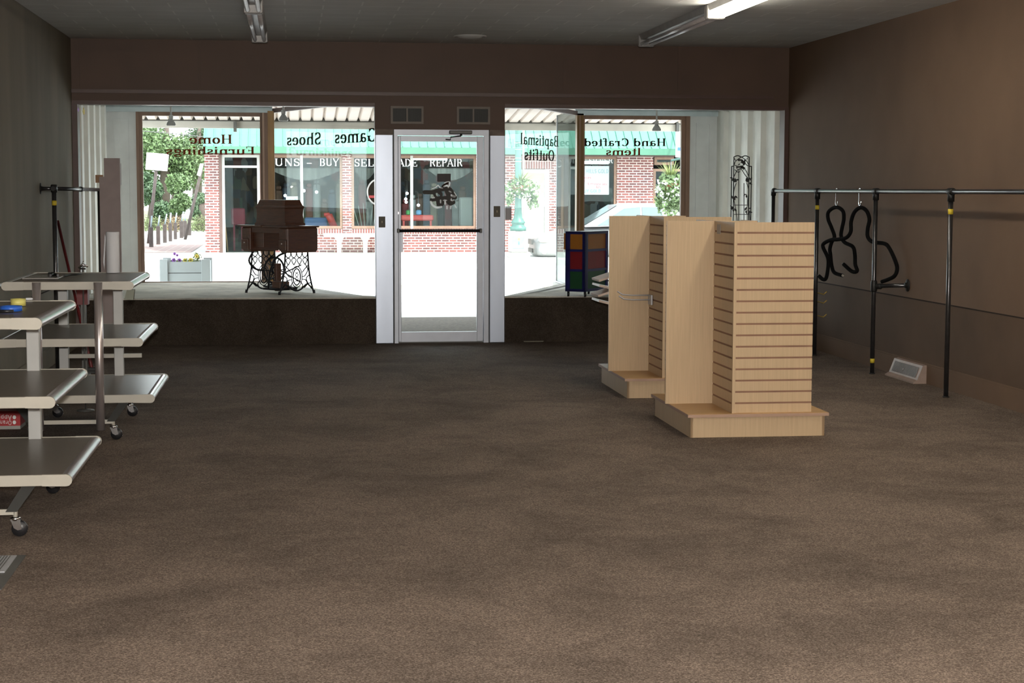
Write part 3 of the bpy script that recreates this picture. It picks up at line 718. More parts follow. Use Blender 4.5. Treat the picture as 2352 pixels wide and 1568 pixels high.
bl([(760, 1045), (860, 1045)], 24, .0021, decal_wht)
bl([(810, 1045), (810, 1150)], 30, .0023, decal_wht)
bl([(870, 1220), (870, 1300)], 24, .0021, decal_wht)
bl([(990, 1220), (980, 1290)], 26, .0021, decal_wht)
bl([(1110, 1190), (1150, 1270)], 20, .0021, decal_wht)
bl([(1000, 990), (1020, 1060), (1070, 1040)], 24, .0021, decal_wht)
b.build('door_decal', dk, **T('black and white vinyl decal seen from behind on the door glass', 'decal'))
b = B(); p, q = dpt(*zc(575, 485)), dpt(*zc(985, 245)); b.box((p.x, yd-.004, p.z), (q.x, yd-.001, q.z))
b.build('door_notice', mat('dark_notice', (.055, .045, .05), .6, var=.25, scale=3, stretch=(8, 1, .2)), **T('dark rectangular notice stuck above the decal on the door', 'notice'))

# ------------------------------------------------------------------ ceiling lights
def strip_light(x, y0, y1, lit, label, zt=H):
    t = thing('ceiling_light', label, 'light', (x, (y0+y1)/2, zt-.15), group='fluorescent strip lights on the ceiling')
    b = B(); b.prism([(-.07, 0), (.07, 0), (.055, -.05), (-.055, -.05)], (x, y0, zt), (1, 0, 0), (0, 0, 1), (0, y1-y0, 0)); b.build('housing', fix_m, t)
    for yy in (y0, y1-.03):
        b = B(); b.cbox((x-.075, yy, zt-.115), (x+.075, yy+.03, zt), ch=.008); b.build('end_cap', fix_m, t)
    for sx in (-.042, .042):
        b = B(); b.tube([(x+sx, y0+.03, zt-.088), (x+sx, y1-.03, zt-.088)], .019, tube_on if lit else tube_off, 10); b.build('lamp_tube', tube_on if lit else tube_off, t)
    return t
fx = 3.33; 
strip_light(fx, 13.28, 15.9, False, 'unlit two-tube strip light nearest the front wall, in the lit row')
strip_light(fx, 10.62, 13.24, True, 'glowing two-tube strip light joined to the unlit one by the shop front')
for k, y in enumerate((7.9, 5.2, 2.5, -.2, -2.9, -5.6)):
    strip_light(fx, y+.02, y+2.64, True, 'glowing strip light of the lit row out of view overhead')
strip_light(-.28, 13.42, 16.02, False, 'unlit strip light close to the front wall above the sewing machine window')
strip_light(-.28, 10.78, 13.38, False, 'unlit strip light joined end to end in the dark row')
p = at(1080, 82, Z=H)
b = B()
b.lathe([(.0, -.035), (.05, -.035), (.10, -.022), (.13, -.006), (.13, 0)], (p.x, p.y, H), postgrey, 24)
b.lathe([(.155, 0), (.16, -.012), (.135, -.012), (.130, 0)], (p.x, p.y, H), postgrey, 24)
b.build('ceiling_diffuser', postgrey, **T('round white ceiling air diffuser above the door', 'vent'))

# ------------------------------------------------------------------ slatwall gondolas
def slat_panel(b, p, q, z0, z1, t, face, pitch=.0718, g=.012):
    """grooved board from p to q (2-D), thickness t, grooves on side face (+1 = left of p->q)"""
    p, q = Vector((p[0], p[1], 0)), Vector((q[0], q[1], 0)); d = (q-p).normalized(); n = Vector((-d.y, d.x, 0))*face; L = (q-p).length
    b.prism([(0, z0), (L, z0), (L, z1), (0, z1)], p-n*t/2, d, (0, 0, 1), n*(t-.004), groove)
    z = z1
    while z > z0+.001:
        zz = max(z-pitch+g, z0)
        b.prism([(0, zz), (L, zz), (L, z), (0, z)], p+n*(t/2-.004), d, (0, 0, 1), n*.004, maple)
        z -= pitch
g = thing('slatwall_stand', 'nearer maple slatwall display stand with full grooved front on a low base', 'display stand', (2.92, 10.85, 0), group='slatwall display stands')
bx0, bx1 = at(1587, 1006, Z=0).x, at(1889, 998, Z=0).x; by0, by1 = 10.36, 11.42
BT = .150
b = B(); b.box((bx0, by0, 0), (bx1, by0+.016, BT-.02)); b.box((bx0, by0, 0), (bx0+.016, by1, BT-.02)); b.box((bx1-.016, by0, 0), (bx1, by1, BT-.02)); b.box((bx0, by1-.016, 0), (bx1, by1, BT-.02)); b.build('base', maple, g)
b = B(); b.box((bx0-.022, by0-.022, BT-.02), (bx1+.022, by1+.022, BT-.0015), edgeband); b.box((bx0-.020, by0-.020, BT-.002), (bx1+.020, by1+.020, BT), maple_d); b.build('deck', maple_d, g)
gy = by0+.03
sx = at(1686, 700, Y=gy).x; px1 = at(1868, 700, Y=gy).x; PT = at(1780, 510.5, Y=gy).z
p3 = at(1580, 926, Z=BT); y3 = p3.y
p3l = at(1530, 700, Y=y3).x; p3r = at(1738, 508, Y=y3).x
b = B(); slat_panel(b, (px1, gy+.012), (sx+.01, gy+.012), BT, PT, .018, 1); b.build('slatwall_panel', maple, g)
b = B(); slat_panel(b, (sx, gy), (sx, y3-.01), BT, PT, .018, 1); b.box((sx-.009, gy-.02, BT), (sx+.010, gy, PT), maple); b.build('slatwall_panel', maple, g)
b = B(); b.box((p3l, y3-.009, BT), (p3r, y3+.009, PT+.0)); b.build('plain_panel', maple, g)
b = B(); slat_panel(b, (p3r, y3+.012), (p3r, y3+.38), BT, PT, .018, 1); b.build('slatwall_panel', maple, g)
b = B(); slat_panel(b, (sx, y3+.012), (sx, by1-.03), BT, PT, .018, 1); b.build('slatwall_panel', maple, g)
dup(g, (2.92, 10.85+2.04, 0), label='farther maple slatwall display stand, partly hidden, with a chrome hook')
p = at(1651, 515, X=sx-.012); q = at(1651, 537, X=sx-.012)
b = B(); b.box((sx-.0115, p.y-.04, q.z), (sx-.0095, p.y+.05, min(p.z, PT-.012)), mat('price_strip_grey', (.30, .28, .27), .5)); b.build('price_strip', MATS['price_strip_grey'], g)
zinc = mat('zinc_plate', (.50, .50, .52), .4, .3)
sy_ = 2.04
hx = sx-.012
h0 = at(1496, 680, X=hx)
t = thing('display_hook', 'chrome double-prong peg hook on the grooved side of the farther stand', 'hook', h0)
b = B(); b.cbox((hx-.016, h0.y-.06, h0.z-.065), (hx-.002, h0.y+.05, h0.z+.012), zinc, .002); b.build('bracket', zinc, t)
for dy_, dzz in ((.03, .006), (-.03, -.025)):
    b = B(); z = h0.z+dzz; y = h0.y+dy_
    b.tube([(hx-.004, y, z), (hx-.15, y, z), (hx-.22, y, z+.006), (hx-.26, y, z+.03)], .0055, zinc, 8); b.build('prong', zinc, t)
# shallow shelves poking out behind the farther stand
t = thing('tiered_rack', 'rack of pale wooden slat shelves just behind the farther slatwall stand', 'rack', (2.62, 14.15, 0))
for (u0, v0, u1, v1) in ((1376, 645, 1400, 637), (1377, 656, 1400, 661), (1374, 680, 1398, 672), (1376, 691, 1400, 697)):
    a, c = at(u0, v0, Y=14.1), at(u1, v1, Y=14.1); d = (c-a); ex = d.normalized(); n = Vector((-ex.z, 0, ex.x))
    b = B(); b.prism([(0, -.009), (.30, -.009), (.30, .009), (0, .009)], a, ex, n, (0, .35, 0)); b.build('slat_shelf', mat('pinkish_maple', (.60, .46, .38), .5), t)
a = at(1376, 645, Y=14.1)
b = B(); b.box((a.x+.12, 14.2, 0), (a.x+.17, 14.25, a.z+.12)); b.box((a.x+.10, 14.15, 0), (a.x+.4, 14.35, .02)); b.build('stand', darkgrey, t)

# ------------------------------------------------------------------ tiered display carts
def make_cart():
    t = thing('display_cart', 'farther three-tier display cart with chrome legs, a paper roll on its top', 'cart', (0, 0, 0), group='three-tier rolling display carts')
    D = 1.20; TH = .048
    for hw, zt in ((.395, .985), (.445, .635), (.51, .285)):
        sh = B(); sh.box((-hw+.03, 0.012, zt-TH+.004), (hw-.03, D-.012, zt-.001)); s_ = sh.build('shelf', laminate, t)
        for y0, y1 in ((0, .014), (D-.014, D)):
            f = B(); f.cbox((-hw+.12, y0, zt-TH), (hw-.12, y1, zt+.002), ch=.002)
            f.build('edge_strip', cream, s_)
        for s in (-1, 1):
            pr = [(s*(hw-.045), zt), (s*(hw-.022), zt), (s*(hw-.008), zt-.008), (s*hw, zt-.024), (s*(hw-.008), zt-.040), (s*(hw-.022), zt-TH), (s*(hw-.045), zt-TH)]
            n = B(); n.add([Vector((x, .014, z)) for x, z in pr]+[Vector((x, D-.014, z)) for x, z in pr],
                           [(i, (i+1) % 7, 7+(i+1) % 7, 7+i) for i in range(7)], brushed, True)
            n.build('bullnose', brushed, s_)
            for y0 in (-.004, D-.014):
                pc_ = [(s*(hw-.13), zt-TH), (s*(hw-.024), zt-TH-.002), (s*(hw-.012), zt-.047), (s*(hw-.003), zt-.038), (s*(hw+.001), zt-.024), (s*(hw-.003), zt-.010), (s*(hw-.012), zt-.001), (s*(hw-.024), zt+.003), (s*(hw-.13), zt+.003)]
                c = B(); c.prism(pc_, (0, y0, 0), (1, 0, 0), (0, 0, 1), (0, .018, 0)); c.build('end_cap', cream, s_)
    for s in (-1, 1):
        B().tube([(s*.183, -.028, .075), (s*.183, -.028, .984)], .0265, brushed, 16).build('leg', brushed, t)
        B().cbox((s*.183-.031, D-.06, .10), (s*.183+.031, D+.0, .937), ch=.003).build('leg', postgrey, t)
        for (yy) in (.02, D-.10):
            B().prism([(s*.29, .237), (s*.35, .237), (s*.265, .12), (s*.215, .12)], (0, yy, 0), (1, 0, 0), (0, 0, 1), (0, .035, 0)).build('caster_bracket', mat('caster_bracket_grey', (.045, .045, .043), .85, spec=.1), t)
            cx, cyy = s*.25, yy+.05
            m_ = B(); m_.tube([(cx, cyy, .085), (cx, cyy, .135)], .011, cream, 10); m_.lathe([(.02, .073), (.024, .085), (.012, .09)], (cx, cyy, 0), chrome, 14)
            for q in (-.016, .016): m_.prism([(-.02, .08), (.022, .08), (.03, .035), (.012, .03), (-.005, .04)], (cx, cyy+q-.002, 0), (1, 0, 0), (0, 0, 1), (0, .004, 0), chrome)
            m_.tube([(cx+.03, cyy, .03), (cx+.055, cyy, .02)], [.010, .004], chrome, 8)
            cs = m_.build('caster_fork', chrome, t)
            B().lathe([(.0, -.012), (.033, -.012), (.036, -.006), (.036, .006), (.033, .012), (0, .012)], (cx+.018, cyy, .036), rubber, 18, Matrix.Rotation(PI/2, 4, 'X')).build('wheel', rubber, cs)
    B().box((-.25, .03, .105), (.25, .045, .13)).build('frame_rail', cream, t)
    B().box((-.25, D-.06, .105), (.25, D-.045, .13)).build('frame_rail', cream, t)
    return t
cart = make_cart()
CF = Vector((-1.362, 10.62, 0)); CN = Vector((-1.492, 7.66, 0))
cart.location = CF
cart2 = dup(cart, CN, label='nearer three-tier display cart cut off by the photo edge, tape rolls on top')
cart.matrix_basis = Matrix.Translation(CF)
B().box((CF.x-.18, CF.y+1.15, .405), (CF.x+.335, CF.y+1.18, .432)).build('cross_rail', cream, cart)
for ch in cart2.children:
    if ch.data.materials[0] is brushed and ch.name.startswith('leg'): ch.location.x -= .06

TZ = .988
p = at(260, 626, Z=TZ)
t = thing('paper_roll', 'tall white paper roll standing on the farther cart', 'paper roll', p)
b = B(); b.lathe([(.012, 0), (.044, 0), (.045, .002), (.045, .274), (.043, .276), (.012, .276)], p, paper, 28); b.build('roll', paper, t)
b = B(); b.prism([(-.008, .07), (0, .02), (.012, .24), (.006, .26)], (p.x-.058, p.y+.01, p.z), (1, 0, 0), (0, 0, 1), (0, .002, 0)); b.build('loose_sheet', paper, t)
# glass sheet, pliers and black cable on the farther cart
a, c = at(52, 641, Z=TZ), at(134, 641, Z=TZ)
b = B(); b.cbox((a.x, a.y-.02, TZ), (c.x, a.y+.35, TZ+.008), ch=.001); b.build('clear_sheet', mat('frosted_acrylic', (.30, .28, .27), .12, spec=.9), **T('thin clear acrylic sheet lying on the farther cart at its end', 'sheet'))
def flat(pts, r, m, z, name, lab, cat, nn=7):
    b = B(); b.tube(spline([at(u, v, Z=z) for u, v in pts], 5), r, m, 8)
    return b.build(name, m, **T(lab, cat))
t = thing('pliers', 'black-handled pliers lying across the acrylic sheet', 'pliers', at(128, 630, Z=TZ))
for k, pts in enumerate((((112, 628), (122, 627.5), (131, 631)), ((116, 632), (125, 629.5), (133, 632)))):
    b = B(); b.tube(spline([at(u, v, Z=TZ+.016) for u, v in pts], 4), .008, rubber, 8); b.build('handle', rubber, t)
flat(((146, 634), (160, 631), (176, 630), (186, 628)), .006, black, TZ+.007, 'cable_tie_bundle', 'black cable tie bundle lying beside the paper roll', 'cable')
# clamp stand behind the cart
p = at(190, 612, Y=12.1)
t = thing('clamp_stand', 'small metal clamp on a thin stand behind the far edge of the farther cart', 'clamp', (p.x, 12.1, 0))
b = B(); b.tube([(p.x-.03, 12.1, p.z-.01), (p.x, 12.1, p.z+.014), (p.x+.035, 12.1, p.z-.002)], [.006, .012, .006], chrome, 8); b.tube([(p.x, 12.1, p.z), (p.x+.004, 12.1, p.z+.04)], [.007, .003], chrome, 8); b.tube([(p.x-.02, 12.1, p.z-.014), (p.x+.02, 12.1, p.z-.016)], .006, black, 8); b.build('clamp_head', chrome, t)
b = B(); b.tube([(p.x, 12.1, 0), (p.x, 12.1, p.z-.005)], .005, darkgrey, 8); b.lathe([(.06, 0), (.06, .008), (.01, .016)], (p.x, 12.1, 0), darkgrey, 16); b.build('stand_rod', darkgrey, t)
# clear holder hanging under the cart corner
p = at(298, 664, Y=10.70)
b = B(); b.prism([(-.012, 0), (.034, 0), (.026, -.062), (-.030, -.062)], (p.x, 10.64, p.z), (1, 0, 0), (0, 0, 1), (0, .05, 0)); b.build('plastic_holder', mat('smoky_plastic', (.12, .14, .11), .15, spec=.8), **T('smoky clear plastic holder hanging under the corner of the farther cart', 'holder'))
# tape rolls on the nearer cart
def ring_roll(name, u, v, r, h, m, lab):
    p = at(u, v, Z=TZ)
    b = B(); b.lathe([(r*.78, 0), (r, 0), (r, h), (r*.78, h), (r*.78, 0)], p, m, 28); b.build(name, m, **T(lab, 'tape'))
ring_roll('tape_roll', 26, 714, .050, .024, blue_m, 'wide blue tape roll lying flat at the front of the nearer cart')
ring_roll('tape_roll', 42, 702, .036, .034, mat('pale_yellow_tape', (.55, .50, .14), .5), 'small pale yellow tape roll behind the blue one')
p = at(70, 689, Z=TZ); b = B(); b.cbox((p.x-.026, p.y-.01, TZ), (p.x+.012, p.y+.012, TZ+.012)); b.build('chalk_block', paper, **T('small white block beside the yellow tape roll', 'block'))
p = at(20, 717, Z=TZ); b = B(); b.tube([(p.x-.035, p.y-.05, TZ+.008), (p.x+.03, p.y-.045, TZ+.008)], .007, rubber, 8); b.build('marker_pen', rubber, **T('black marker pen lying in front of the blue tape roll', 'pen'))

# red box with upside-down print
q0, q1 = at(-60, 985, Z=.0), at(47, 985, Z=.0)
zt = at(20, 944, Y=q1.y).z
yb = q1.y
t = thing('juice_box', 'red printed carton lying upside down on the floor behind the nearer cart', 'box', (q1.x-.2, yb, 0))
b = B(); b.box((q1.x-.32, yb, .022), (q1.x, yb+.22, zt), red_m); b.box((q1.x-.32, yb-.001, 0), (q1.x, yb+.221, .022), offwhite); b.build('carton', red_m, t)
b = B()
for txt, v0, ub in (('Apple', 970, 22), ('Orange', 983, 22)): pass
for txt, vb, vt in (('Appl', 957, 966), ('Oran', 968.5, 977.5)):
    a = at(27, vb-3, Y=yb-.003); c = at(-3 if txt == 'Appl' else -1, vb-3, Y=yb-.003)
    text_mesh(b, {'Appl': 'Appl', 'Oran': 'Oran'}[txt], a, c, Vector((0, 0, -1)), (vt-vb)*yb/FPX*1.1, SANS, letter_wht, .001)
    o_ = at(33, vb+1, Y=yb-.003)
    b.add([o_+Vector((math.cos(k*PI/8)*.011, -.001, math.sin(k*PI/8)*.013)) for k in range(16)], [list(range(16))], letter_wht)
b.build('print', letter_wht, t)

# ------------------------------------------------------------------ clothes rails of pipe
def collar(b, p, ax, r=.026, L=.07, m=None):
    p = Vector(p); ax = Vector(ax).normalized(); b.tube([p-ax*L/2, p-ax*L*.38, p+ax*L*.38, p+ax*L/2], [r*.8, r, r, r*.8], m or fitting, 16)
t = thing('wall_clothes_rail', 'black pipe clothes rail fixed along the dark left-hand wall by the carts', 'clothes rail', (-2.0, 15.1, 0))
pa = at(124, 433, Y=14.9); pb = at(228, 435.5, Y=17.02)
b = B(); b.tube([pa, pb], .017, pipe, 12); b.build('rail', pipe, t)
b = B(); b.tube([(pa.x, pa.y, 0), (pa.x, pa.y, pa.z)], .020, pipe, 12); b.build('post', pipe, t)
b = B(); b.tube([(pb.x, pb.y, 0), (pb.x, pb.y, pb.z)], .018, black, 12); b.build('post', black, t)
b = B(); b.tube([pa, (XL+.012, pa.y, pa.z)], .016, pipe, 12); b.lathe([(.018, .02), (.022, .008), (.048, .004), (.048, 0)], (XL, pa.y, pa.z), fitting, 20, Matrix.Rotation(PI/2, 4, 'Y')); b.build('wall_flange', fitting, t)
b = B(); collar(b, pa, (0, 0, 1), .028, .07); collar(b, pa, pb-pa, .025, .08); b.build('pipe_fitting', fitting, t)
b = B(); c = pa.lerp(pb, .56); collar(b, c, pb-pa, .024, .07); b.build('pipe_coupling', fitting, t)
z_ = at(124, 466, Y=14.9).z
b = B(); b.tube([(pa.x, pa.y, z_-.02), (pa.x, pa.y, z_+.02)], .0212, yellow, 12); b.build('tape_band', yellow, t)

RZ = 1.548
t = thing('clothes_rail', 'long black pipe clothes rail standing in front of the brown wall', 'clothes rail', (4.89, 12, 0))
RX = 4.89
b = B(); b.tube([(RX, 16.93, RZ), (RX, 5.6, RZ)], .0185, pipe, 14); b.build('rail', pipe, t)
posts = [16.93, 15.46, 13.85, 12.2, 8.9, 5.62]
for y in posts:
    b = B(); b.tube([(RX, y, 0.006), (RX, y, RZ)], .0185, pipe, 14); b.lathe([(.026, 0), (.026, .006), (.02, .008)], (RX, y, 0), fitting, 14); b.build('post', pipe, t)
    b = B()
    if y in (16.93,): b.tube([(RX, y, RZ-.05), (RX, y, RZ), (RX, y-.02, RZ+.004), (RX, y-.07, RZ)], .026, fitting, 12)
    else: collar(b, (RX, y, RZ), (0, 1, 0), .027, .10); b.tube([(RX, y, RZ), (RX, y, RZ-.075)], .0265, fitting, 12)
    b.build('pipe_fitting', fitting, t)
for (y, v) in ((15.46, 476), (12.2, 486)):
    z_ = at(1876 if y > 15 else 2186, v, X=RX).z
    b = B(); b.tube([(RX, y, z_-.02), (RX, y, z_+.02)], .0198, yellow, 12); b.build('tape_band', yellow, t)
z_ = at(2004, 828, Y=13.85).z
b = B(); b.tube([(RX, 13.85, z_-.018), (RX, 13.85, z_+.018)], .0198, yellow, 12); b.build('tape_band', yellow, t)
z_ = at(2008, 657, Y=13.85).z
b = B(); wb = at(2083, 655, X=XR-.01); b.tube([(RX, 13.85, z_), wb], .017, pipe, 12); collar(b, (RX, 13.85, z_), (0, 0, 1), .027, .10); collar(b, (RX+.03, 13.85+(wb.y-13.85)*.15, z_), (wb-Vector((RX, 13.85, z_))), .024, .05)
b.lathe([(.02, -.03), (.024, -.01), (.052, -.005), (.052, 0)], (XR-.002, wb.y, wb.z), fitting, 20, Matrix.Rotation(PI/2, 4, 'Y')); b.build('wall_brace', pipe, t)
mat('brass', (.6, .42, .12), .3, .7)
for v in (672, 692, 724):
    p = at(1878, v, Y=15.46)
    b = B(); b.tube([(RX+.015, 15.46, p.z), (RX+.06, 15.40, p.z-.012), (RX+.085, 15.38, p.z+.016)], .006, MATS['brass'], 8); b.build('brass_hook', MATS['brass'], t)

# wetsuit hangers: bent foam-covered rods hanging from chrome hooks
th_ = math.radians(74); DIR = Vector((math.cos(th_), -math.sin(th_), 0)); 
def hanger(uh, pts_list, label):
    ph = at(uh, 440, X=RX)
    N = Vector((DIR.y, -DIR.x, 0))
    t = thing('foam_hanger', label, 'hanger', (ph.x, ph.y, RZ-.02), group='black foam-covered hangers on the pipe rail')
    s = ((uh-1840)*0)
    for pts in pts_list:
        P = [atp(1840+u/5.225, 400+v/5.225, ph, N) for u, v in pts]
        S_ = spline(P, 6)
        b = B(); b.tube(S_, .017, foam, 12); b.build('bent_rod', foam, t)
        for q in (0, -1):
            d = (S_[q] - S_[1 if q == 0 else -2]).normalized()
            b = B(); b.tube([S_[q], S_[q]+d*.012], [.012, .009], cream, 10); b.build('metal_tip', cream, t)
    return ph, N, t
ph, N, t = hanger(1921, [[(215, 1225), (265, 1262), (300, 1250), (330, 1120), (345, 960), (365, 840), (420, 785), (500, 780), (570, 740), (600, 660), (600, 560), (640, 450), (715, 395), (780, 430), (820, 540), (800, 640), (795, 740), (860, 815), (1010, 835), (1070, 900), (1150, 1080), (1150, 1170), (1090, 1255), (975, 1288)]],
           'wide black foam-covered hanger, its loop nearer the yellow-taped post') if 0 else (None, None, None)
lab1 = 'narrow black foam-covered hanger with a small loop and crossed legs'
lab2 = 'wide black foam-covered hanger with a large arch, its arm reaching past the post'
hanger(1921, [[(497, 1215), (400, 1180), (368, 1100), (352, 960), (345, 900), (365, 820), (400, 750), (365, 640), (325, 540), (330, 450), (420, 395), (500, 440), (512, 540), (490, 650), (480, 740), (520, 815), (620, 870), (645, 960), (650, 1080), (672, 1160), (610, 1165), (510, 1080)]], lab1)
hanger(1978, [[(215, 1222), (265, 1262), (303, 1240), (325, 1100), (320, 1000), (265, 880), (275, 830), (360, 788), (440, 782), (540, 762), (595, 690), (600, 570), (640, 455), (715, 400), (785, 440), (820, 540), (800, 650), (800, 750), (860, 812), (1000, 832), (1060, 890), (1130, 1040), (1152, 1140), (1110, 1230), (970, 1290)]], lab2)
for uh, vt, vb, lb in ((1922, 440, 468, 'thin chrome hook holding the narrow foam hanger'), (1976, 441, 468, 'thick chrome hook holding the wide foam hanger')):
    a = at(uh, 436, X=RX); z0 = at(uh, 472, X=RX).z
    r = .003 if uh < 1950 else .006
    b = B(); P = arc((RX, a.y, RZ), (0, 1, 0), (0, 0, 1), .025, 200, 20, 10)
    P += [Vector((RX, a.y+.020, z0+.06))] + arc((RX, a.y, z0+.03), (0, 1, 0), (0, 0, 1), .030, 0, -200, 12)
    b.tube(P, r, chrome, 8); b.build('chrome_hook', chrome, **T(lb, 'hook'))

# baseboard register on the right wall, floor register at left
p0, p1 = at(2052, 862, Z=0), at(2125, 868, Z=0)
y0_, y1_ = at(2128, 868, X=XR-.08).y, at(2052, 845, X=XR-.03).y
yA, yB_ = 11.98+.0, 0
yA = at(2130, 868, Z=0).y; 
ya, yb2 = at(2128, 842, X=XR-.02).y, at(2062, 826, X=XR-.02).y
t = thing('baseboard_register', 'dusty pink-beige sheet-metal air register against the brown baseboard', 'vent', (XR-.02, (ya+yb2)/2, 0))
pk = mat('pinkish_enamel', (.30, .22, .185), .5, var=.12, scale=15)
b = B(); b.prism([(-.018, .15), (-.05, .145), (-.095, .03), (-.13, .012), (-.13, 0), (-.018, 0)], (XR, ya, 0), (1, 0, 0), (0, 0, 1), (0, yb2-ya, 0)); b.build('cover', pk, t)
b = B(); k = ya+.06
while k < yb2-.06:
    b.prism([(-.060, .128), (-.062, .128), (-.093, .045), (-.091, .045)], (XR-.002, k, 0), (1, 0, 0), (0, 0, 1), (0, .012, 0)); k += .022
b.build('louvre_slots', mat('louvre_grey', (.14, .13, .13), .6), t)
b = B(); b.lathe([(0, .012), (.006, .01), (.008, 0)], (XR-.088, (ya+yb2)/2, .085), brushed, 10, Matrix.Rotation(-PI/2, 4, 'Y')); b.build('damper_knob', brushed, t)
a, c = at(60, 1276, Z=0), at(27, 1325, Z=0)
t = thing('floor_register', 'grey metal floor grille set in a dark frame at the photo edge', 'floor vent', (a.x-.2, a.y-.2, 0))
x1_ = a.x; b = B(); b.box((x1_-.62, a.y-.62, 0), (x1_, a.y, .004), darkgrey); b.build('frame', darkgrey, t)
b = B(); b.box((x1_-.6, a.y-.33, .003), (x1_-.035, a.y-.02, .008), mat('galvanised_plate', (.46, .47, .50), .4, .4, var=.08))
k = x1_-.59
while k < x1_-.05: b.box((k, a.y-.32, .0078), (k+.004, a.y-.03, .0092), darkgrey); k += .012
b.build('grate', darkgrey, t)
b = B(); b.box((x1_-.6, a.y-.60, .003), (x1_-.05, a.y-.35, .007), mat('olive_plate', (.075, .07, .055), .5)); b.build('cover_plate', darkgrey, t)
a, c = at(1203, 783, Y=YF-.03), at(1248, 781.5, Y=YF-.03)
b = B(); b.box((a.x, YF-.045, .004), (c.x, YF-.02, .014)); b.build('wood_strip', mat('pale_strip', (.16, .15, .11), .6), **T('thin pale strip lying on the carpet at the foot of the platform by the door', 'strip'))

# ------------------------------------------------------------------ things against the left wall
pA, pB = at(133, 500, Y=15.9), at(208, 742, Y=15.9)
pA = at(133, 508, X=XL+.03); pB = at(212, 760, Z=0.02)
t = thing('push_broom', 'dark red broom handle leaning against the left-hand wall', 'broom', (pB.x, pB.y, 0))
pB = at(209, 755, Y=14.6); pB.z = .03
b = B(); b.tube([pA, Vector((pB.x, pB.y, .04))], .014, red_dk, 10); b.build('handle', red_dk, t)
b = B(); b.cbox((pB.x-.10, pB.y-.03, .02), (pB.x+.05, pB.y+.03, .05), black); b.box((pB.x-.095, pB.y-.025, 0), (pB.x+.045, pB.y+.025, .02), black); b.build('brush_head', wood_dk, t)
a, c = at(177, 700, Y=14.2), at(201, 668, Y=14.2)
b = B(); b.box((a.x, 14.2, a.z), (c.x, 14.32, c.z+.06), red_dk); b.box((a.x+.03, 14.2, 0), (a.x+.07, 14.24, a.z), darkgrey); b.box((a.x-.02, 14.18, 0), (c.x+.0, 14.34, .03), darkgrey)
b.build('red_canister', red_dk, **T('dark red box on a stand seen under the top of the farther cart', 'box'))
a, c = at(236, 362, Y=16.97), at(278, 742, Y=16.97)
x0 = at(230, 500, Y=16.97).x; xs = at(239, 390, Y=16.97).x; x1 = at(277.5, 500, Y=16.97).x; zt = at(255, 363, Y=16.97).z; zs = at(255, 406, Y=16.97).z
t = thing('display_board', 'tall mauve-grey notched board leaning in the left window bay', 'board', ((x0+x1)/2, 16.97, 0))
b = B(); b.prism([(x0, 0), (x1, 0), (x1, zt), (xs, zt), (xs, zs), (x0, zs)], (0, 16.96, 0), (1, 0, 0), (0, 0, 1), (0, .04, 0)); b.build('panel', cardboard, t)
b = B(); b.box((x1-.002, 16.965, zt-.26), (x1+.012, 16.975, zt-.05)); b.build('paper_edge', paper, t)
a = at(222, 404, Y=17.4)
b = B(); b.box((XL+.03, 18.1, a.z-.075), (XL+.06, 18.18, a.z+.0)); 
bx_ = at(227, 403, Y=17.0)
b = B(); b.box((bx_.x-.028, 16.95, bx_.z-.07), (bx_.x+.004, 17.0, bx_.z+.006)); b.box((bx_.x+.004, 16.95, bx_.z-.012), (x0+.035, 17.0, bx_.z+.006)); b.build('wooden_bracket', mat('pine_bracket', (.36, .20, .10), .6), **T('small tan wooden bracket at the notch of the mauve board', 'bracket'))
a = at(118, 838, Z=.0)
b = B(); b.cbox((-1.98, 13.3, 0), (-1.86, 13.42, .14), ch=.01); b.build('orange_box', mat('dull_orange', (.22, .09, .02), .6), **T('small dull orange box on the floor by the left-hand wall', 'box'))
# paint splashes at the top of the left bay wall
for (u, v, m_, r_, lb) in ((194, 256, yellow, .035, 'yellow paint blotch high on the left bay side wall'), (181, 252, petal_v, .022, 'small violet paint blotch at the top corner of the left bay')):
    p = at(u, v, X=XL+.058); b = B()
    b.prism([(math.cos(k*PI/6)*r_*(1+.3*math.sin(k*2.3))*2.2, math.sin(k*PI/6)*r_*(1+.25*math.cos(k*1.7))) for k in range(12)], (XL+.0505, p.y, p.z), (0, 1, 0), (0, 0, 1), (.003, 0, 0)); b.build('paint_blotch', m_, **T(lb, 'stain'))
# left wall socket rail: handrail strip
b = B(); b.cbox((XL, 12.6, .845), (XL+.02, 14.2, .865), postgrey, .003); b.build('wall_strip_socket', postgrey, **T('thin grey wall-mounted power strip behind the farther cart', 'power strip'))

# ------------------------------------------------------------------ wrought iron trellis in the right bay
TY = 18.2
t = thing('iron_trellis', 'black wrought-iron trellis with leafy scrolls in the right window bay', 'trellis', (at(1702, 500, Y=TY).x, TY, PZ))
tp = lambda u, v: at(1660+u/8.71, 340+v/8.71, Y=TY)
fr = B()
zb_ = PZ+.014
for u in (180, 225, 530, 575):
    top = tp(u, 365 if u in (180, 575) else 175); fr.tube([(top.x, TY, zb_), top], .006, black, 6)
fr.tube([tp(175, 365), tp(228, 360)], .006, black, 6); fr.tube([tp(530, 362), tp(580, 365)], .006, black, 6)
fr.tube(spline([tp(220, 180), tp(300, 150), tp(375, 178), tp(450, 152), tp(525, 180)], 5), .006, black, 6)
for v in (1140, 1325, 1600, 1900, 2200): fr.tube([tp(225, v), tp(530, v)], .004, black, 6)
fr.build('frame', black, t)
sc_ = B()
